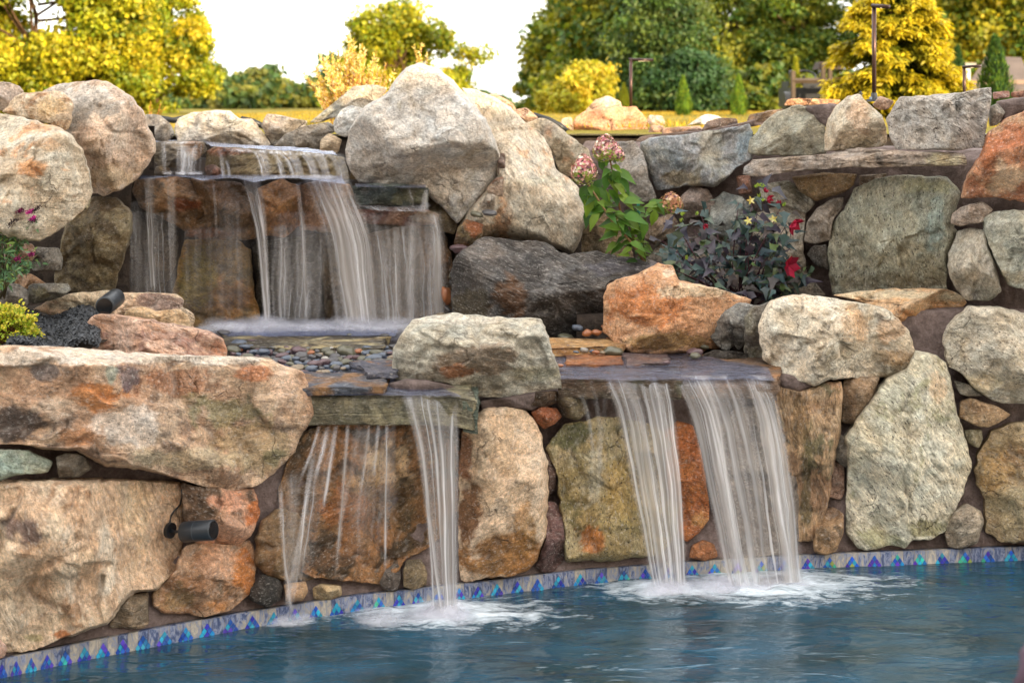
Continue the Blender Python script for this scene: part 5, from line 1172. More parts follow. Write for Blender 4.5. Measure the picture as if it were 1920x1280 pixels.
def tree(name, px, Y, topy, wpx, label, cat, cols, leaf=.11, nclump=150, per=110, basez=2.84, crown0=.22, cr=.16, sub=.9, group=None, hole=0.0, trunk='5c4634', p=None, shape=0):
    """Broad-leaved tree: trunk with limbs, clumps of small leaves in an uneven crown."""
    X = (px - 960) / F * Y; H = CZ - (topy - HZ) / F * Y - basez; Rw = wpx / F * Y / 2
    root = thing(name, (X, Y, basez), label, cat, group)
    org = np.array([X, Y, basez]); g = G(); bc = lin(trunk)
    tr_ = max(.05, H * .02)
    tp = [(X + (random.random() - .5) * .04 * H * k, Y + (random.random() - .5) * .04 * H * k, basez - .2 + H * .85 * k / 5) for k in range(6)]
    g.tube(tp, [tr_ * (1 - k * .17) for k in range(6)], 8, bc)
    cen = []
    z0 = H * crown0; hh = H - z0
    while len(cen) < nclump:
        d = unit(1)[0] * rng.uniform(.15, 1) ** .45
        if shape == 1:                  # cone
            zz = rng.uniform(0, 1) ** 1.3; a_ = rng.uniform(0, 2 * math.pi); rad = (1 - zz) ** .8 * rng.uniform(.3, 1)
            c_ = np.array([math.cos(a_) * Rw * rad, math.sin(a_) * Rw * rad, z0 + zz * hh])
        else:
            dn_ = d / max(1e-6, np.linalg.norm(d)); lob = .62 + .72 * vnoise((dn_ * 2.3 + np.array([X, Y, 1.7]))[None])[0]
            low = lob if d[2] > 0 else lob * min(1.5, 1 / max(.6, math.sqrt(1 - dn_[2] ** 2)))
            c_ = np.array([d[0] * Rw * low, d[1] * Rw * low * .9, z0 + hh / 2 + d[2] * hh / 2 * min(1.1, .75 + .35 * lob)])
        if hole and vnoise(((c_ + org) * (1.6 / Rw) + 7)[None])[0] < hole: continue
        bump_ = .55 + .75 * vnoise(((c_ + org) * (2.0 / Rw) + 3)[None])[0]
        c_[:2] *= bump_
        cen.append(c_)
    cen = np.array(cen)
    for c_ in cen[:: max(1, nclump // 22)]:
        a_ = np.array(tp[min(5, int(1 + 4 * random.random()))]) - org
        zz = min(a_[2], c_[2] * .8); a_ = np.array([0, 0, zz])
        m_ = (a_ + c_) / 2 + np.array([0, 0, -.03 * H]); g.tube([org + a_, org + m_, org + c_], [tr_ * .42, tr_ * .28, tr_ * .1], 6, bc)
    g.build('trunk', M['bark'], root, True)
    n = nclump * per
    ci = rng.integers(0, nclump, n); csz = rng.uniform(.6, 1.35, nclump) * cr * min(Rw, hh / 2) * 1.6
    dd = unit(n) * (rng.uniform(0, 1, n) ** .4)[:, None] * csz[ci][:, None] * np.array([1.15, 1.15, .75])
    pos = org + cen[ci] + dd
    nrm = dd / np.maximum(np.linalg.norm(dd, axis=1)[:, None], 1e-6) * .6 + unit(n) * .7 + np.array([0, 0, .4])
    dr = unit(n) + np.array([0, 0, -.35])
    ln = leaf * rng.uniform(.6, 1.3, n)
    cc_ = pick(cols, nclump, p, .12)[ci] * .5 + pick(cols, n, p) * .5
    V, Q, T_, cl2 = leaf_arrays(pos, dr, nrm, ln, ln * sub, cc_)
    o = mixmesh('crown', V, Q, T_, cl2, M['leaf'], root, True, org)
    return root

GOLD = ['b0a81c', 'c4b828', '9c9c24', '84901e', 'd0b830', '6c8020', '566c20']
DGRN = ['4a6428', '3c5624', '5a7030', '6c7a2c', '34502a']
MIX = ['6c7e28', '8a8c28', '54702c', 'a09a30', '3f5c26']
tree('golden_tree', 70, 27, -190, 500, 'large golden-yellow leafy tree at the far left, in full evening sun', 'tree', GOLD, .085, 520, 250, crown0=.06, cr=.125, sub=.9, hole=.34)
tree('golden_tree', -60, 30, -160, 330, 'golden-green tree cut by the left edge of the picture', 'tree', GOLD + ['566c20', '4c6424'], .09, 240, 190, crown0=.05, cr=.15, sub=.9, hole=.3)
tree('golden_tree', 290, 29, -40, 200, 'slimmer golden tree right behind the rounded boulder, right edge of the left tree group', 'tree', GOLD, .085, 220, 190, crown0=.05, cr=.15, sub=.9, hole=.45)
tree('golden_tree', 745, 36, 15, 250, 'golden tree whose crown rises behind the great smooth grey boulder', 'tree', GOLD + ['8a8a20', '6a7420'], .095, 210, 180, crown0=.0, cr=.15, hole=.42)
hz = [(350, 44, 160, 110), (405, 46, 130, 90), (445, 43, 150, 70), (490, 45, 128, 80), (540, 48, 158, 90), (585, 47, 150, 90), (640, 50, 110, 120)]
for i, (px, Y, ty, wp) in enumerate(hz):
    lab = ['dark green distant tree low behind the angular stones at far left of the gap', 'small dark distant tree left of centre in the low distant row', 'low bluish-green distant tree with thin top in the low row', 'feathery distant tree, tallest spike of the low distant row', 'distant dark round tree behind the smooth grey boulder', 'distant dark tree touching the left of the pale yellow willow shrub', 'distant dark tree behind the pale yellow willow shrub'][i]
    tree('distant_tree', px, Y, ty, wp, lab, 'tree', ['4c6434', '5c7038', '3c5432', '8c8430', '506a40'], .2, 50, 70, crown0=.0, cr=.28, hole=.25, group='low distant trees on the left skyline')
for i, (px, Y, ty, wp) in enumerate([(905, 60, 172, 60), (930, 58, 182, 50)]):
    tree('distant_tree', px, Y, ty, wp, ['very small far tree top on the skyline in the gap', 'tiny far bush at the left foot of the big green trees'][i], 'tree', DGRN, .2, 20, 60, crown0=0, cr=.35)
tree('leafy_tree', 1075, 38, -30, 260, 'dark green leafy tree with gold sunlit patches, left edge of the right tree group', 'tree', ['54702a', '3f5c26', '6c7e28', '8e8e24', 'a89c24', '48662c'], .15, 260, 160, crown0=.0, cr=.14, shape=1)
tree('leafy_tree', 1150, 36, -190, 330, 'tall leafy tree with golden top in the right tree group', 'tree', ['5c742a', '42602a', '7c8628', 'a89c24', '486428'], .15, 300, 170, crown0=.0, cr=.14, shape=1)
tree('pine_tree', 1240, 33, -200, 280, 'dark bluish green pine with bare brown limbs behind the middle path lamp', 'tree', ['3c5830', '4c6834', '56702c', '344c2c', '6c7430'], .11, 340, 140, crown0=.03, cr=.12, sub=.5, trunk='7c5434', shape=1)
tree('pine_tree', 1300, 32, 95, 120, 'low dark conifer right of the middle path lamp', 'tree', ['2f4c2c', '3a5832', '446038'], .12, 90, 120, crown0=.0, cr=.2, sub=.5)
tree('willow_tree', 1390, 40, -70, 270, 'airy green tree with many sky gaps between the pine and the yellow conifer', 'tree', MIX, .14, 260, 120, crown0=.0, cr=.14, hole=.40, sub=.6)
tree('willow_tree', 1510, 39, -90, 230, 'loose green tree left behind the yellow conifer', 'tree', MIX + ['3f5c26'], .14, 230, 120, crown0=.0, cr=.14, hole=.33, sub=.6)
tree('leafy_tree', 1450, 34, 130, 240, 'low dense green and gold shrubby tree under the airy tree', 'tree', ['4a6428', '6c7a2c', '8a8428', '3f5824'], .15, 120, 100, crown0=.0, cr=.2)
tree('leafy_tree', 1330, 36, 120, 150, 'low green shrubby tree behind the small cypress pair', 'tree', ['4a6428', '6c7a2c', '3f5824', '8a8428'], .15, 80, 100, crown0=.0, cr=.22)
tree('leafy_tree', 1860, 34, -110, 300, 'big green and gold tree at the top right corner', 'tree', ['7c8420', '5c7024', 'a49a20', '44601c', 'b8a024'], .13, 260, 170, crown0=.0, cr=.17)
tree('leafy_tree', 1745, 37, -80, 200, 'dense green-gold tree behind the right side of the yellow conifer', 'tree', ['6c7a20', '5c7024', '8c8c20', '44601c'], .13, 180, 150, crown0=.0, cr=.19)
for px, Y, ty, wp, lab in [(1075, 26, 140, 70, 'golden feathery shrub in front of the left green tree, lower one'), (1110, 27, 122, 90, 'golden feathery shrub in front of the green trees, taller one'), (1040, 28, 165, 60, 'small golden bush at the left end of the lawn edge')]:
    tree('golden_shrub', px, Y, ty, wp, lab, 'shrub', ['c0a828', 'a8a028', '98982c'], .1, 45, 80, crown0=.0, cr=.28, sub=.5, hole=.2)

def cypress(px, Y, ty, wpx, label, cols=('6c8c2c', '88982c', '507030')):
    X = (px - 960) / F * Y; bz = 2.84; H = CZ - (ty - HZ) / F * Y - bz; Rw = wpx / F * Y / 2
    org = np.array([X, Y, bz]); root = thing('cypress', org, label, 'tree', 'small clipped cypress trees on the lawn')
    g = G(); g.tube([(X, Y, bz - .1), (X, Y, bz + H * .8)], [Rw * .12, Rw * .04], 6, lin('5c4634')); g.build('trunk', M['bark'], root, True)
    n = 3800; zz = rng.uniform(0, 1, n) ** 1.2; a_ = rng.uniform(0, 2 * math.pi, n)
    lump_ = 1 + .18 * np.sin(a_ * 5 + zz * 9)
    rad = Rw * np.minimum(1, (1 - zz) * 1.5) ** .8 * rng.uniform(.55, 1, n) * lump_ * (.8 + .2 * np.minimum(1, zz * 6))
    pos = org + np.c_[np.cos(a_) * rad, np.sin(a_) * rad, zz * H]
    dr = np.c_[np.cos(a_) * .4, np.sin(a_) * .4, np.ones(n)] + unit(n) * .3; nr = np.c_[np.cos(a_), np.sin(a_), np.zeros(n)] + unit(n) * .5
    V, Q, T_, c2 = leaf_arrays(pos, dr, nr, H * .07 * rng.uniform(.6, 1.2, n), H * .022 * np.ones(n), pick(cols, n), droop=0)
    mixmesh('crown', V, Q, T_, c2, M['leaf'], root, True, org)
cypress(1281, 24, 145, 30, 'small bright green cypress left of the pair by the middle lamp')
cypress(1385, 24, 142, 30, 'small green cypress standing alone right of the middle of the lawn')
cypress(1170, 24.5, 158, 26, 'small golden cypress just left of the middle path lamp', ('a8a028', '98982c', '7c8828'))
cypress(1492, 25, 112, 22, 'thin golden cypress tip beside the wooden frame', ('a8a028', '98982c', '7c8828'))
cypress(1866, 20, 72, 66, 'tall dark green cypress at far right in front of the grey shed', ('42602a', '34502a', '5c7428'))
cypress(1795, 22, 92, 44, 'narrow dark cypress right of the yellow conifer', ('34502a', '2c4826', '42602a'))

# the big yellow conifer: drooping feathery boughs
def conifer(px, Y, ty, wpx, label):
    X = (px - 960) / F * Y; bz = 2.84; H = CZ - (ty - HZ) / F * Y - bz; Rw = wpx / F * Y / 2
    org = np.array([X, Y, bz]); root = thing('yellow_conifer', org, label, 'tree')
    g = G(); g.tube([(X, Y, bz - .2), (X, Y, bz + H)], [.14, .02], 8, lin('6a4a34'))
    Cs = []; Ds = []; Ns = []; Ls = []; cs = []
    for b in range(330):
        zz = rng.uniform(0, 1) ** 1.15; a_ = rng.uniform(0, 2 * math.pi); rl = Rw * (1 - zz) ** .75 * rng.uniform(.7, 1.12) * (1 if zz > .12 else .8)
        st = org + np.array([0, 0, zz * H]); out_ = np.array([math.cos(a_), math.sin(a_), 0]); side = np.array([-math.sin(a_), math.cos(a_), 0])
        pts = []
        for k in range(12):
            s = k / 11; pts.append(st + out_ * rl * s + np.array([0, 0, rl * (.20 * s - .30 * s * s)]) + side * .06 * rl * math.sin(s * 3 + b))
        g.tube(pts[::3] + [pts[-1]], [.03 * (1 - .22 * k) for k in range(5)], 5, lin('7a5430'), False)
        for k in range(3, 12):
            for q in range(34):
                sd_ = rng.choice([-1, 1]); f = rng.uniform(0, 1)
                base = pts[k] + side * sd_ * f * .17 * rl * (1.25 - k / 12) + np.array([0, 0, -.05 * f]) + rng.normal(0, .025, 3)
                Cs.append(base); Ds.append(out_ * .8 + side * sd_ * .7 + np.array([0, 0, -.25]) + rng.normal(0, .3, 3)); Ns.append(np.array([0, 0, 1]) + rng.normal(0, .35, 3))
                Ls.append(rng.uniform(.05, .12)); tip = min(1.0, max(0.0, (k / 11) ** 3 * 1.1 + .25 * f - .12))
                cs.append(lin('3c5816') * (1 - tip) + lin('c8b428') * tip)
    g.build('trunk', M['bark'], root, True)
    n = len(Cs); Ls = np.array(Ls)
    V, Q, T_, c2 = leaf_arrays(np.array(Cs), np.array(Ds), np.array(Ns), Ls, Ls * .42, np.array(cs) * rng.uniform(.75, 1.2, (n, 1)))
    mixmesh('crown', V, Q, T_, c2, M['leaf'], root, True, org)
conifer(1675, 19.5, -150, 300, 'big feathery golden-yellow conifer behind the tall lamp')

# pale willow shrub behind the white stone, and wispy heads behind the great boulder
def wands(name, px, Y, basez, n, spread, hmin, hmax, label, cols, lf=.035, cat='shrub', red=True, per=70, lean=0.25):
    X = (px - 960) / F * Y; org = np.array([X, Y, basez]); root = thing(name, org, label, cat); g = G(); Cs = []; Ds = []
    for _ in range(n):
        a_ = rng.uniform(0, 2 * math.pi); sp_ = rng.uniform(0, 1) ** .7 * spread; h_ = rng.uniform(hmin, hmax) * (1 - .35 * (sp_ / spread) ** 2)
        d = np.array([math.cos(a_), math.sin(a_) * .6, 0]); pts = [org + d * sp_ * (.3 + .7 * (k / 6) ** 1.3) + np.array([rng.normal(0, .01), 0, h_ * (k / 6)]) for k in range(7)]
        g.tube(pts, [.006 * (1 - k * .13) for k in range(7)], 4, lin('a05040' if red else '8a7a50'), False)
        for k in range(per):
            s = rng.uniform(.15, 1) * 6; i = min(5, int(s)); p_ = pts[i] + (pts[i + 1] - pts[i]) * (s - i)
            Cs.append(p_); Ds.append(np.array([0, 0, .8]) + rng.normal(0, .6, 3))
    g.build('stem', M['bark'], root, True)
    m_ = len(Cs); L_ = lf * rng.uniform(.6, 1.3, m_)
    V, Q, T_, c2 = leaf_arrays(np.array(Cs), np.array(Ds), unit(m_), L_, L_ * .35, pick(cols, m_))
    mixmesh('foliage', V, Q, T_, c2, M['leaf'], root, True, org)
WIL = ['e0c878', 'd8c890', 'c8b050', 'e8d8a8', 'b8a040']
wands('willow_shrub', 655, 14.6, 2.75, 130, .5, .5, 1.02, 'pale yellow feathery willow shrub behind the white stone and slanting boulder', WIL, .045)
wands('ornamental_grass', 785, 13.2, 2.9, 10, .14, .6, .80, 'wispy pale yellow plume plant peeking over the top of the great smooth grey boulder', WIL, .03, 'plant', per=60)
wands('ornamental_grass', 740, 13.2, 2.9, 8, .12, .35, .52, 'low wispy yellow plume plant at the left shoulder of the great smooth grey boulder', WIL, .03, 'plant', per=50)
wands('weed', 285, 14.0, 2.8, 9, .16, .15, .32, 'reddish dry weed stems behind the grey angular stone at left', ['b8943c', 'a07c30', '7c7c30'], .03, 'plant', per=30)

# ---------------------------------------------------------------- hydrangea
def Q3(px, py, Y): return P(px, py, Y)
hb_ = P(1212, 500, 11.0)
hyd = thing('hydrangea', hb_, 'tall hydrangea with three drying pink and cream flower heads and bright green leaves', 'shrub')
g = G(); st_ = []
def stem(pts, r0, r1, col_, g_=None):
    P3 = [P(x, y, Y) for x, y, Y in pts]; n_ = len(P3)
    (g_ or g).tube(P3, [r0 + (r1 - r0) * i / (n_ - 1) for i in range(n_)], 6, lin(col_)); return P3
s1 = stem([(1212, 500, 11.0), (1185, 450, 10.95), (1163, 395, 10.9), (1152, 340, 10.88), (1146, 310, 10.86), (1141, 285, 10.85)], .011, .006, '8a6848')
s2 = stem([(1208, 490, 11.0), (1180, 450, 10.9), (1148, 415, 10.85), (1122, 375, 10.8), (1103, 345, 10.78), (1095, 325, 10.78)], .01, .006, '8a7050')
s3 = stem([(1210, 495, 11.0), (1205, 440, 11.05), (1212, 405, 11.05), (1232, 388, 11.0), (1250, 384, 10.95)], .009, .005, '6a7040')
s4 = stem([(1200, 470, 10.95), (1175, 425, 10.9), (1150, 400, 10.8), (1135, 398, 10.75)], .006, .004, '6a7040')
g.build('stem', M['bark'], hyd, True)
lp = []
for (x, y, dx, dy, L_) in [(1100, 345, -8, 30, 46), (1108, 345, 10, 34, 50), (1115, 352, 26, 20, 42), (1112, 360, -4, 40, 48), (1130, 320, -6, -30, 30), (1140, 315, -4, 35, 46), (1148, 318, 14, 30, 44), (1152, 322, 44, 14, 48), (1155, 335, 40, 30, 52), (1150, 345, 34, 26, 44), (1128, 335, -16, 30, 42),
                           (1120, 355, 30, 25, 44), (1122, 375, -22, 38, 50), (1150, 380, -34, 8, 44), (1158, 365, 36, 24, 44), (1168, 380, 34, -6, 44), (1165, 372, 44, -8, 46), (1142, 390, -44, 6, 46), (1135, 395, -36, 24, 48), (1125, 400, -22, 26, 42), (1165, 400, 44, 14, 56), (1168, 405, 42, 4, 50), (1170, 395, 36, 20, 52),
                           (1172, 420, 38, 8, 44), (1160, 420, -40, -4, 44), (1158, 440, -36, 4, 42), (1165, 432, -30, -12, 42), (1178, 440, 26, -10, 32), (1180, 455, 32, 10, 36), (1172, 458, -26, 12, 36), (1160, 455, -30, 16, 34), (1190, 470, 34, 14, 34), (1186, 465, -24, 8, 28), (1210, 400, -14, -12, 30), (1220, 392, 30, 6, 32), (1215, 388, 22, -16, 34),
                           (1228, 392, -4, 30, 36), (1205, 410, 4, 34, 40), (1196, 425, 10, 28, 36), (1185, 410, 10, 30, 36), (1236, 386, -34, -6, 32), (1232, 380, 16, 18, 28), (1150, 410, 6, 34, 36), (1140, 355, 22, 24, 38), (1110, 390, -14, 30, 42), (1104, 365, -2, 46, 46), (1182, 480, -20, -6, 26), (1196, 490, -24, -4, 24), (1140, 330, 20, 26, 40)]:
    Y = 10.85 + random.uniform(-.08, .12); p0 = P(x, y, Y); d = np.array([dx, 0, -dy], float); d /= np.linalg.norm(d); d = d + np.array([0, random.uniform(-.5, .3), 0])
    lp.append((p0, d, np.array([random.uniform(-.3, .3), -.75, .75]), L_ / F * Y))
for sp3 in (s1, s2, s3, s4):
    for _ in range(16):
        i_ = random.randint(0, len(sp3) - 2); f_ = random.random(); p0 = sp3[i_] * (1 - f_) + sp3[i_ + 1] * f_; a_ = random.uniform(0, 6.28)
        lp.append((p0, np.array([math.cos(a_), math.sin(a_) * .7, random.uniform(-.5, .3)]), np.array([random.uniform(-.3, .3), -.6, .8]), random.uniform(22, 36) / F * 10.9))
C_ = np.array([a[0] for a in lp]); D_ = np.array([a[1] for a in lp]); N_ = np.array([a[2] for a in lp]); L2 = np.array([a[3] for a in lp])
V, Q, T_, c2 = leaf_arrays(C_, D_, N_, L2 * .95, L2 * .5, pick(['5c7a28', '6c882e', '446a26', '507428', '3a5c26'], len(lp), None, .15), fold=.5, droop=.35)
mixmesh('foliage', V, Q, T_, c2, M['leaf'], hyd, True, hb_)
def floret_head(px, py, Y, rx, rz, n, cols, pb=None):
    Cs = []; Ds = []; Ns = []; cl_ = []
    c0 = P(px, py, Y); rx = rx / F * Y; rz = rz / F * Y
    for _ in range(n):
        d = unit(1)[0]; r_ = rng.uniform(.75, 1.02); 
        taper = 1 - .28 * d[2]
        ctr = c0 + d * np.array([rx * taper, rx * taper, rz]) * r_
        u_ = np.cross(d, np.array([0.2, .3, .9])); u_ /= np.linalg.norm(u_); v_ = np.cross(d, u_); col_ = pick(cols, 1, pb, .15)[0]
        if d[2] < -.1 and rng.random() < .35 - d[2] * .5: col_ = lin('8c9848')
        if rng.random() < .12: col_ = lin('6c4a50')
        a0 = rng.uniform(0, 1.5)
        for k in range(4):
            a_ = a0 + k * math.pi / 2
            Cs.append(ctr); Ds.append(u_ * math.cos(a_) + v_ * math.sin(a_) + d * .25); Ns.append(d); cl_.append(col_ * rng.uniform(.85, 1.15))
    m_ = len(Cs); V, Q, T_, c2 = leaf_arrays(np.array(Cs), np.array(Ds), np.array(Ns), np.full(m_, .014) * rng.uniform(.8, 1.2, m_), np.full(m_, .013), np.array(cl_), fold=-.15, droop=.1)
    return V, Q, T_, c2
for (px, py, Y, rx, rz, n, cols, pb) in [(1095, 318, 10.75, 25, 30, 420, ['e0b0a8', 'd898a0', 'f0e0d4', 'c06878', 'c8cc98', 'a87068'], [.25, .22, .23, .1, .1, .1]), (1136, 278, 10.82, 26, 27, 400, ['d8a0a0', 'c07c84', 'ecd8cc', 'a05c68', 'b8b880', 'b07c70'], [.2, .22, .22, .12, .12, .12]),
                                      (1158, 290, 10.78, 14, 16, 130, ['d89ca8', 'e8c0b8', 'd8d0a0', 'c07888'], None), (1258, 381, 10.9, 23, 22, 340, ['c89878', 'b07c60', 'd8b898', 'a89058', '9c6c50'], None)]:
    a = floret_head(px, py, Y, rx, rz, n, cols, pb); mixmesh('flower_head', *a, M['petal'], hyd, True, hb_)

g = G(); p0 = P(1203, 492, 11.25); p1 = P(1196, 372, 11.25)
g.tube([p0, p1], [.014, .014], 6, lin('0f5c4c'))
for k in range(16): g.box(p1 + (p0 - p1) * (k / 16) + np.array([0, -.014, 0]), (.012, .008, .01), col=lin('0c4c40'))
tag(recentre(mesh('plant_stake', np.array(g.v), g.f, M['plain'], attrs={'Col': np.array(g.c)})), 'dark green metal garden stake beside the hydrangea stems', 'stake')

# ---------------------------------------------------------------- dark-leaved hibiscus
hb2 = P(1385, 575, 10.95)
hib = thing('hibiscus', hb2, 'bushy dark purple-green leaved hibiscus with deep red flowers and yellow star seed pods', 'shrub')
g = G(); tips = []
for (x, y) in [(1412, 372), (1420, 400), (1385, 380), (1466, 385), (1475, 420), (1480, 480), (1490, 530), (1500, 560), (1395, 425), (1345, 440), (1300, 430), (1270, 440), (1255, 475), (1250, 500), (1290, 500), (1330, 480), (1440, 440), (1440, 480), (1390, 470), (1360, 520), (1420, 520), (1310, 540), (1340, 550), (1460, 530), (1230, 490), (1265, 415), (1315, 405), (1450, 410), (1505, 520), (1240, 450)]:
    Y = 10.85 + random.uniform(-.3, .3); p0 = hb2; p2 = P(x, y, Y); mid = p0 * .5 + p2 * .5 + np.array([0, 0, .05]); mid[0] = p0[0] * .4 + p2[0] * .6 + random.uniform(-.05, .05)
    q = [p0 + np.array([random.uniform(-.12, .12), 0, 0]), mid, p2]; g.tube(q, [.007, .005, .003], 5, lin('4a3038')); tips.append(q)
g.build('stem', M['bark'], hib, True)
Cs = []; Ds = []; Ns = []; Ls = []
for q in tips:
    for k in range(13):
        s = rng.uniform(.35, 1); p_ = q[1] + (q[2] - q[1]) * s if s > .3 else q[0]
        p_ = q[1] * (1 - s) + q[2] * s + rng.normal(0, .055, 3)
        d = np.array([rng.normal(0, .8), rng.normal(-.2, .5), rng.normal(-.15, .55)])
        Cs.append(p_); Ds.append(d); Ns.append(np.array([rng.normal(0, .35), -.6, .8])); Ls.append(rng.uniform(.08, .16))
for _ in range(150):
    Cs.append(P(rng.uniform(1260, 1480), rng.uniform(450, 565), 10.9 + rng.uniform(-.25, .25))); Ds.append(np.array([rng.normal(0, .8), rng.normal(-.2, .5), rng.normal(-.2, .5)])); Ns.append(np.array([rng.normal(0, .35), -.6, .8])); Ls.append(rng.uniform(.06, .13))
n = len(Cs); Ls = np.array(Ls)
V, Q, T_, c2 = leaf_arrays(np.array(Cs), np.array(Ds), np.array(Ns), Ls, Ls * .62, pick(['2c4442', '38323e', '3c4c3a', '283c3e', '48403e', '4c5c34', '2c2836'], n, [.2, .18, .17, .17, .12, .06, .10], .25), fold=.25, droop=.3, lobed=True)
mixmesh('foliage', V, Q, T_, c2, M['leafdark'], hib, True, hb2)
def petals(px, py, Y, face, size, cols, n=5, cup=.5, wd=.9):
    c0 = P(px, py, Y); f = np.array(face, float); f /= np.linalg.norm(f); u_ = np.cross(f, [0.1, .2, .95]); u_ /= np.linalg.norm(u_); v_ = np.cross(f, u_)
    D = [u_ * math.cos(a_) + v_ * math.sin(a_) + f * cup for a_ in np.arange(n) * 2 * math.pi / n]
    m_ = n; return leaf_arrays(np.repeat(c0[None], m_, 0), np.array(D), np.repeat(-f[None] + 0, m_, 0) + np.array(D) * 0, np.full(m_, size), np.full(m_, size * wd), pick(cols, m_, None, .12), fold=.35, droop=-.25)
RED = ['8c1030', 'a01838', '78102c']
for (x, y, fc, sz, cp, wd) in [(1438, 371, (.8, -.5, -.3), .06, 1.8, .6), (1484, 418, (.75, -.45, -.6), .1, 1.3, .8), (1478, 498, (.7, -.8, -.1), .1, .9, .9), (1433, 360, (.6, -.3, .6), .04, 2.0, .7), (1461, 384, (-.2, -.5, .7), .04, 2.5, .6), (1320, 420, (.4, -.5, -.7), .045, 2.2, .6)]:
    a = petals(x, y, 10.62, fc, sz, RED, 6, cp, wd); mixmesh('flower', *a, M['petal'], hib, True, hb2)
for (x, y) in [(1403, 414), (1408, 376), (1450, 411)]:
    a = petals(x, y, 10.58, (-.2, -1, .1), .034, ['c8c078', 'b8a858', 'd0c490'], 5, .35, .5); mixmesh('seed_pod', *a, M['petal'], hib, True, hb2)
Cs = []; Ds = []
for (x, y) in [(1425, 370), (1430, 378), (1418, 352), (1424, 350), (1430, 352), (1280, 405), (1279, 417), (1306, 404), (1470, 387), (1288, 487)]:
    b0 = P(x, y, 10.64); m_ = 5; dd_ = np.c_[rng.normal(0, .4, (m_, 2)), np.full(m_, .8)]
    V, Q, T_, c2 = leaf_arrays(np.repeat(b0[None], m_, 0), dd_, unit(m_), np.full(m_, .036), np.full(m_, .02), pick(['8ca040', '7c9038'], m_))
    mixmesh('bud', V, Q, T_, c2, M['leaf'], hib, True, hb2)

# ---------------------------------------------------------------- butterfly bush at the left edge
bb = P(8, 560, 9.75); bus = thing('butterfly_bush', bb, 'grey-green small leaved bush with magenta flower spikes at the left edge', 'shrub')
g = G(); Cs = []; Ds = []
for (x, y) in [(-30, 380), (-5, 385), (15, 378), (30, 392), (48, 402), (58, 412), (40, 425), (20, 410), (0, 420), (-20, 440), (30, 440), (5, 470), (-15, 500), (50, 480), (60, 490), (70, 478), (35, 505), (10, 520), (-10, 540), (40, 470), (25, 460), (50, 435)]:
    Y = 9.6 + random.uniform(-.15, .15); p2 = P(x, y, Y); p0 = bb if y < 470 else P(0, 560, 9.6); mid = p0 * .45 + p2 * .55 + np.array([-.03, 0, .03]); g.tube([p0, mid, p2], [.006, .004, .002], 5, lin('6a6048'))
    for k in range(30):
        s = rng.uniform(0, 1); p_ = (mid * (1 - s) + p2 * s) + rng.normal(0, .022, 3); Cs.append(p_); Ds.append(np.array([rng.normal(0, .8), rng.normal(-.2, .6), rng.normal(-.1, .6)]))
g.build('stem', M['bark'], bus, True)
n = len(Cs); L_ = rng.uniform(.03, .065, n); V, Q, T_, c2 = leaf_arrays(np.array(Cs), np.array(Ds), np.array([0, -.5, .8]) + rng.normal(0, .3, (n, 3)), L_, L_ * .36, pick(['5c7c58', '6c8c64', '4a6c48', '7c9850', '44603c'], n))
mixmesh('foliage', V, Q, T_, c2, M['leaf'], bus, True, bb)
def spike(x0, y0, x1, y1, Y, n, cols, w_=.011):
    A = P(x0, y0, Y); B = P(x1, y1, Y); s = rng.uniform(0, 1, n); p_ = A + (B - A) * s[:, None] + rng.normal(0, w_ * .6, (n, 3))
    return leaf_arrays(p_, unit(n), unit(n), np.full(n, w_), np.full(n, w_), pick(cols, n, None, .25))
for k, (x0, y0, x1, y1, cs_) in enumerate([(50, 400, 62, 394, 0), (56, 412, 66, 408, 0), (32, 396, 42, 392, 1), (54, 478, 63, 475, 1), (61, 397, 74, 388, 2), (54, 415, 68, 412, 2), (14, 424, 34, 408, 2), (28, 486, 38, 484, 1)]):
    a = spike(x0, y0, x1, y1, 9.42, 90, (['c02890', 'a81c80', 'd848a8'], ['801c58', '6a1848'], ['4a3a38', '3a3030'])[cs_]); mixmesh('flower_spike', *a, M['petal'], bus, True, bb)

# ---------------------------------------------------------------- golden barberry-like shrub
gb = P(10, 655, 9.0); sh = thing('golden_shrub', gb, 'low rounded shrub with bright yellow and lime leaves at the left above the big slab', 'shrub')
g = G(); Cs = []; Ds = []; cs = []
for _ in range(150):
    a_ = rng.uniform(0, 2 * math.pi); el = rng.uniform(.05, 1.45); R_ = rng.uniform(.24, .31)
    d = np.array([math.cos(a_) * math.cos(el), math.sin(a_) * math.cos(el), math.sin(el)]); tip = gb + d * R_ * np.array([.92, .8, 1.05]) + np.array([-.03, 0, -.02]); g.tube([gb, gb * .5 + tip * .5 + np.array([0, 0, .03]), tip], [.004, .003, .0015], 4, lin('6a4c30'), False)
    for k in range(26):
        s = 1 - rng.uniform(0, .5) ** 1.5; Cs.append(gb + (tip - gb) * s + rng.normal(0, .014, 3)); Ds.append(d + rng.normal(0, .7, 3)); t_ = rng.uniform(0, 1) * s ** 4
        cs.append(lin('7c9c20') * (1 - t_) + lin('f0d048') * t_)
g.build('stem', M['bark'], sh, True)
n = len(Cs); L_ = rng.uniform(.014, .03, n); V, Q, T_, c2 = leaf_arrays(np.array(Cs), np.array(Ds), unit(n) * .5 + np.array([0, -.4, .7]), L_, L_ * .7, np.array(cs) * rng.uniform(.8, 1.2, (n, 1)))
mixmesh('foliage', V, Q, T_, c2, M['leaf'], sh, True, gb)

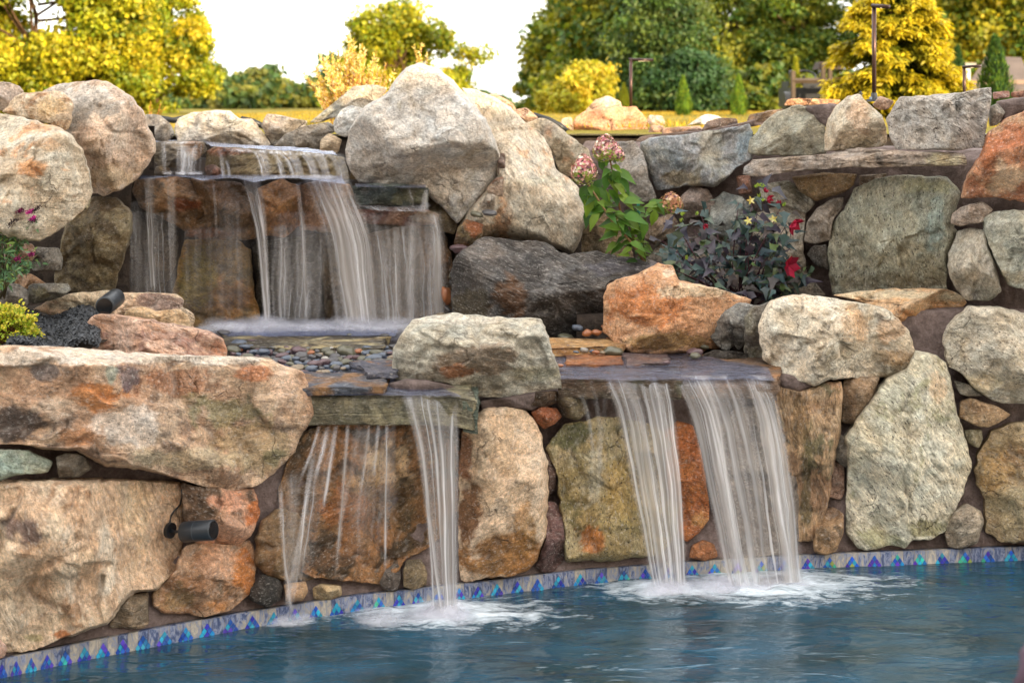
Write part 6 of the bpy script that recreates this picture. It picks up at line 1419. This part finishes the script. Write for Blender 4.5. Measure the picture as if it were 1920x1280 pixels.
# ---------------------------------------------------------------- path lamps
def lamp(px, y0, y1, Y, xarm, yarm, wpx, label, base=False, dy=0.0):
    r_ = wpx / F * Y / 2; b0 = P(px, y1, Y); top = P(px, y0, Y); root = thing('path_lamp', b0, label, 'lamp', 'slim bronze path lamps on the wall and lawn')
    b0 = b0 + np.array([0, 0, -.12]) if not base else b0
    g = G(); g.tube([b0, top], [r_, r_], 16, lin('4a3630')); g.build('pole', M['bronze'], root, True)
    e = P(xarm, yarm, Y + dy); s = 1 if xarm > px else -1
    g = G(); g.tube([top + np.array([-r_ * s, 0, -r_ * .3]), e], [r_ * .95, r_ * .95], 16, lin('3a2c28')); ah = g.build('arm', M['bronze'], root, True)
    g = G(); c_ = top * .42 + e * .58 + np.array([0, 0, -r_ * .9]); g.box(c_, (abs(e[0] - top[0]) * .5, r_ * 1.2, r_ * .35), col=lin('b8a890')); g.build('lens', M['plain'], root)
    if base:
        g = G(); g.tube([b0 + np.array([0, 0, -.02]), b0 + np.array([0, 0, .0])], [r_ * 3.4, r_ * 3.4], 20, lin('40454c')); g.tube([b0, b0 + np.array([0, 0, .05])], [r_ * 1.5, r_ * 1.4], 16, lin('383c42'))
        for a_ in (0.5, 2.1, 3.9, 5.3): g.tube([b0 + np.array([math.cos(a_) * r_ * 2.6, math.sin(a_) * r_ * 2.6, 0]), b0 + np.array([math.cos(a_) * r_ * 2.6, math.sin(a_) * r_ * 2.6, .018])], [.007, .007], 6, lin('8090a0'))
        g.build('base_plate', M['black'], root)
lamp(1183, 111, 197, 15.2, 1225, 113, 6.0, 'slim bronze right-angled path lamp behind the sunlit salmon boulder')
lamp(1639, 10, 186, 11.4, 1668, 13, 8.0, 'tallest bronze path lamp, bolted on the wall top in front of the yellow conifer', True, -.12)
lamp(1808, 125, 172, 12.4, 1840, 124, 6.0, 'short bronze path lamp at far right behind the flecked grey block', False, -.1)
g = G(); g.tube([P(1614, 182, 11.3), P(1614, 171, 11.3)], [.012, .008], 8, lin('202024')); g.tube([P(1610, 176, 11.3), P(1618, 176, 11.3)], [.006, .006], 6, lin('202024'))
tag(recentre(mesh('irrigation_spike', np.array(g.v), g.f, M['black'], attrs={'Col': np.array(g.c)})), 'tiny black spike standing on the wall just left of the tall lamp', 'spike')

# ---------------------------------------------------------------- spotlights
def spot(A, B, r_, label, extra):
    root = thing('spotlight', A, label, 'spotlight'); A = np.array(A); B = np.array(B); d = B - A
    g = G(); g.tube([A - d * .03, A, A + d * .02, B - d * .02, B], [r_ * .82, r_ * .97, r_, r_, r_ * .95], 32, lin('20262c')); g.build('housing', M['black'], root, True)
    u_ = d / np.linalg.norm(d)
    g = G(); g.tube([B - u_ * .001, B + u_ * .004], [r_ * .86, r_ * .84], 32, lin('0c1014')); g.build('lens', M['glass'], root, False)
    g = G(); g.tube([A + d * .44, A + d * .46], [r_ * 1.012, r_ * 1.012], 32, lin('3a4248')); g.build('ring', M['black'], root, True)
    extra(root)
def hit(px, py):
    dg = bpy.context.evaluated_depsgraph_get(); d = Vector(((px - 960) / F, 1, -(py - HZ) / F))
    ok, loc, *_ = SC.ray_cast(dg, Vector((0, 0, CZ)), d.normalized())
    return loc.y if ok else 8.0
YM = hit(318, 994) - .02; print('mount', YM)
A = P(344, 997, YM - .10); B = P(400, 993, YM - .17)
def ex1(root):
    g = G(); b0 = P(318, 994, YM); g.tube([b0 + np.array([.012, -.004, 0]), b0 + np.array([-.008, .006, 0])], [.045, .045], 24, lin('101418')); g.build('mount', M['black'], root)
    g = G(); g.tube([b0 + np.array([.0, 0, 0]), b0 + np.array([.03, -.02, -.002]), P(344, 995, YM - .1)], [.014, .009, .009], 10, lin('14181c')); g.build('arm', M['black'], root, True)
    g = G(); g.tube([P(x, y, Y) for x, y, Y in [(x_, y_, hit(x_, y_) - .01) for x_, y_ in ((340, 918), (341, 930), (338, 945), (332, 952), (326, 958), (321, 966), (319, 975))] + [(318, 985, YM - .01)]], .0055, 8, lin('16181a')); g.build('cable', M['black'], root, True)
spot(A, B, 18.5 / F * YM, 'black cylindrical spotlight on a round mount fixed to the enormous cream boulder', ex1)
A = P(217, 558, 9.55); B = P(196, 574, 9.28)
def ex2(root):
    g = G(); g.tube([P(204, 580, 9.4), P(200, 592, 9.42)], [.012, .012], 8, lin('14181c')); g.build('stake', M['black'], root, True)
spot(A, B, .062, 'dark blue-black cylindrical spotlight on the cream and brown boulder at the left', ex2)

# ---------------------------------------------------------------- wooden frame, machine, shed far behind
Yf = 24
wf = thing('wooden_frame', P(1487, 203, Yf), 'weathered, shade-darkened wooden post and rail frame with a small roof behind the lawn', 'frame')
def bar(p, q, wz, col_='4c3e30', nm='post', mt='plain', root=wf):  # wood colours of the frame darkened to stand in for shade
    g = G(); a = np.array(p); b = np.array(q); g.tube([a, b], [wz, wz], 4, lin(col_)); return g.build(nm, M[mt], root)
for x, y in ((1487, 133), (1543, 118), (1556, 118)): bar(P(x, 203, Yf), P(x, y, Yf), .045)
bar(P(1484, 152, Yf), P(1592, 151, Yf), .045, '54463a', 'rail')
bar(P(1592, 203, Yf + .5), P(1592, 135, Yf + .5), .04)
g = G(); c_ = P(1545, 124, Yf + .2); g.add([c_ + np.array(v_) for v_ in ((-.14, -.2, -.06), (.3, -.2, -.06), (.3, .3, -.06), (-.14, .3, -.06), (-.1, -.1, .07), (.2, -.1, .07), (.2, .2, .07), (-.1, .2, .07))], [(0, 1, 5, 4), (1, 2, 6, 5), (2, 3, 7, 6), (3, 0, 4, 7), (4, 5, 6, 7), (0, 3, 2, 1)], lin('3c3028')); g.build('roof', M['plain'], wf)
mc = thing('utility_vehicle', P(1515, 203, 25), 'dark parked utility vehicle with a steering wheel behind the wooden frame', 'vehicle')
g = G(); c_ = P(1515, 183, 25.2); g.box(c_, (.78, 1.4, .34), col=lin('1c1e22')); g.box(c_ + np.array([-.05, .3, .22]), (.6, .6, .14), col=lin('24262a')); g.build('body', M['black'], mc)
g = G(); c_ = P(1508, 143, 25.0); g.tube([c_ + np.array([math.cos(a_) * .2, math.sin(a_) * .12, math.sin(a_) * .1]) for a_ in np.linspace(0, 2 * math.pi, 25)], .018, 6, lin('141416'), False); g.tube([c_, c_ + np.array([0, .35, -.25])], .02, 6, lin('141416')); g.build('steering_wheel', M['black'], mc, True)
for x in (1477, 1553):
    for yy_ in (24.5, 26):
        g = G(); c_ = P(x, 194, yy_); g.tube([c_ + np.array([-.07, 0, 0]), c_ + np.array([.07, 0, 0])], [.2, .2], 20, lin('161616')); g.build('wheel', M['black'], mc)
for x in (1480, 1535):
    g = G(); g.tube([P(x, 175, 25.4), P(x, 135, 25.4), P(x + 15, 130, 25.8)], .02, 6, lin('1a1a1c')); g.build('roll_bar', M['black'], mc, True)
sh2 = thing('shed', P(1845, 200, 26), 'low grey-brown shed with a sloping roof behind the right cypress', 'shed')
g = G(); a = [P(1815, 205, 26), P(1935, 205, 26), P(1935, 150, 26), P(1815, 150, 26)]; bk = [q + np.array([0, 2, 0]) for q in a]; g.add(a + bk, [(0, 1, 2, 3), (5, 4, 7, 6), (0, 3, 7, 4), (1, 5, 6, 2), (3, 2, 6, 7)], lin('8c7464')); g.build('wall', M['plain'], sh2)
g = G(); a = [P(1808, 168, 25.8), P(1940, 168, 25.8), P(1915, 108, 27), P(1850, 105, 27)]; bk = [q + np.array([0, .0, -.08]) for q in a]; g.add(a + bk, [(0, 1, 2, 3), (5, 4, 7, 6), (0, 3, 7, 4), (1, 5, 6, 2), (3, 2, 6, 7), (0, 4, 5, 1)], lin('5c5048')); g.build('roof', M['plain'], sh2)
oh = thing('garden_house', P(1772, 205, 30), 'pale cream garden building corner glimpsed right behind the yellow conifer', 'building')
g = G(); g.box(P(1772, 168, 30), (.42, 2.0, .95), col=lin('efe6d8')); g.build('wall', M['plain'], oh)
g = G(); g.box(P(1772, 124, 30), (.6, 2.2, .07), col=lin('9c9488')); g.build('roof', M['plain'], oh)
# dark rubber liner peeking out behind the stones
for pts_, Y, lb in ((((300, 222), (325, 226), (345, 222)), 12.75, 'left of the knobbly pale boulder'), (((452, 223), (475, 228), (495, 238)), 12.75, 'right of the knobbly pale boulder'), (((1000, 216), (1030, 225), (1050, 236), (1062, 246)), 12.9, 'left of the sunlit salmon boulder')):
    g = G(); g.tube([P(x, y, Y) for x, y in pts_], .028, 6, lin('141618'))
    tag(recentre(mesh('pond_liner', np.array(g.v), g.f, M['black'], attrs={'Col': np.array(g.c)})), 'black rubber liner edge ' + lb, 'liner')
# blurred rail end near the viewer, bottom right
g = G(); g.tube([P(1965, 1190, 4.2), P(1932, 1235, 4.15), P(1905, 1310, 4.1), (P(1905, 1310, 4.1)[0] - .02, 4.1, .5)], .035, 16, lin('4a3a44'))
tag(recentre(mesh('handrail', np.array(g.v), g.f, M['plain'], None, True, {'Col': np.array(g.c)})), 'blurred dark purplish rail end in the bottom right corner', 'handrail')
print('objects', len(bpy.data.objects), 'polys', sum(len(o.data.polygons) for o in bpy.data.objects if o.type == 'MESH'))
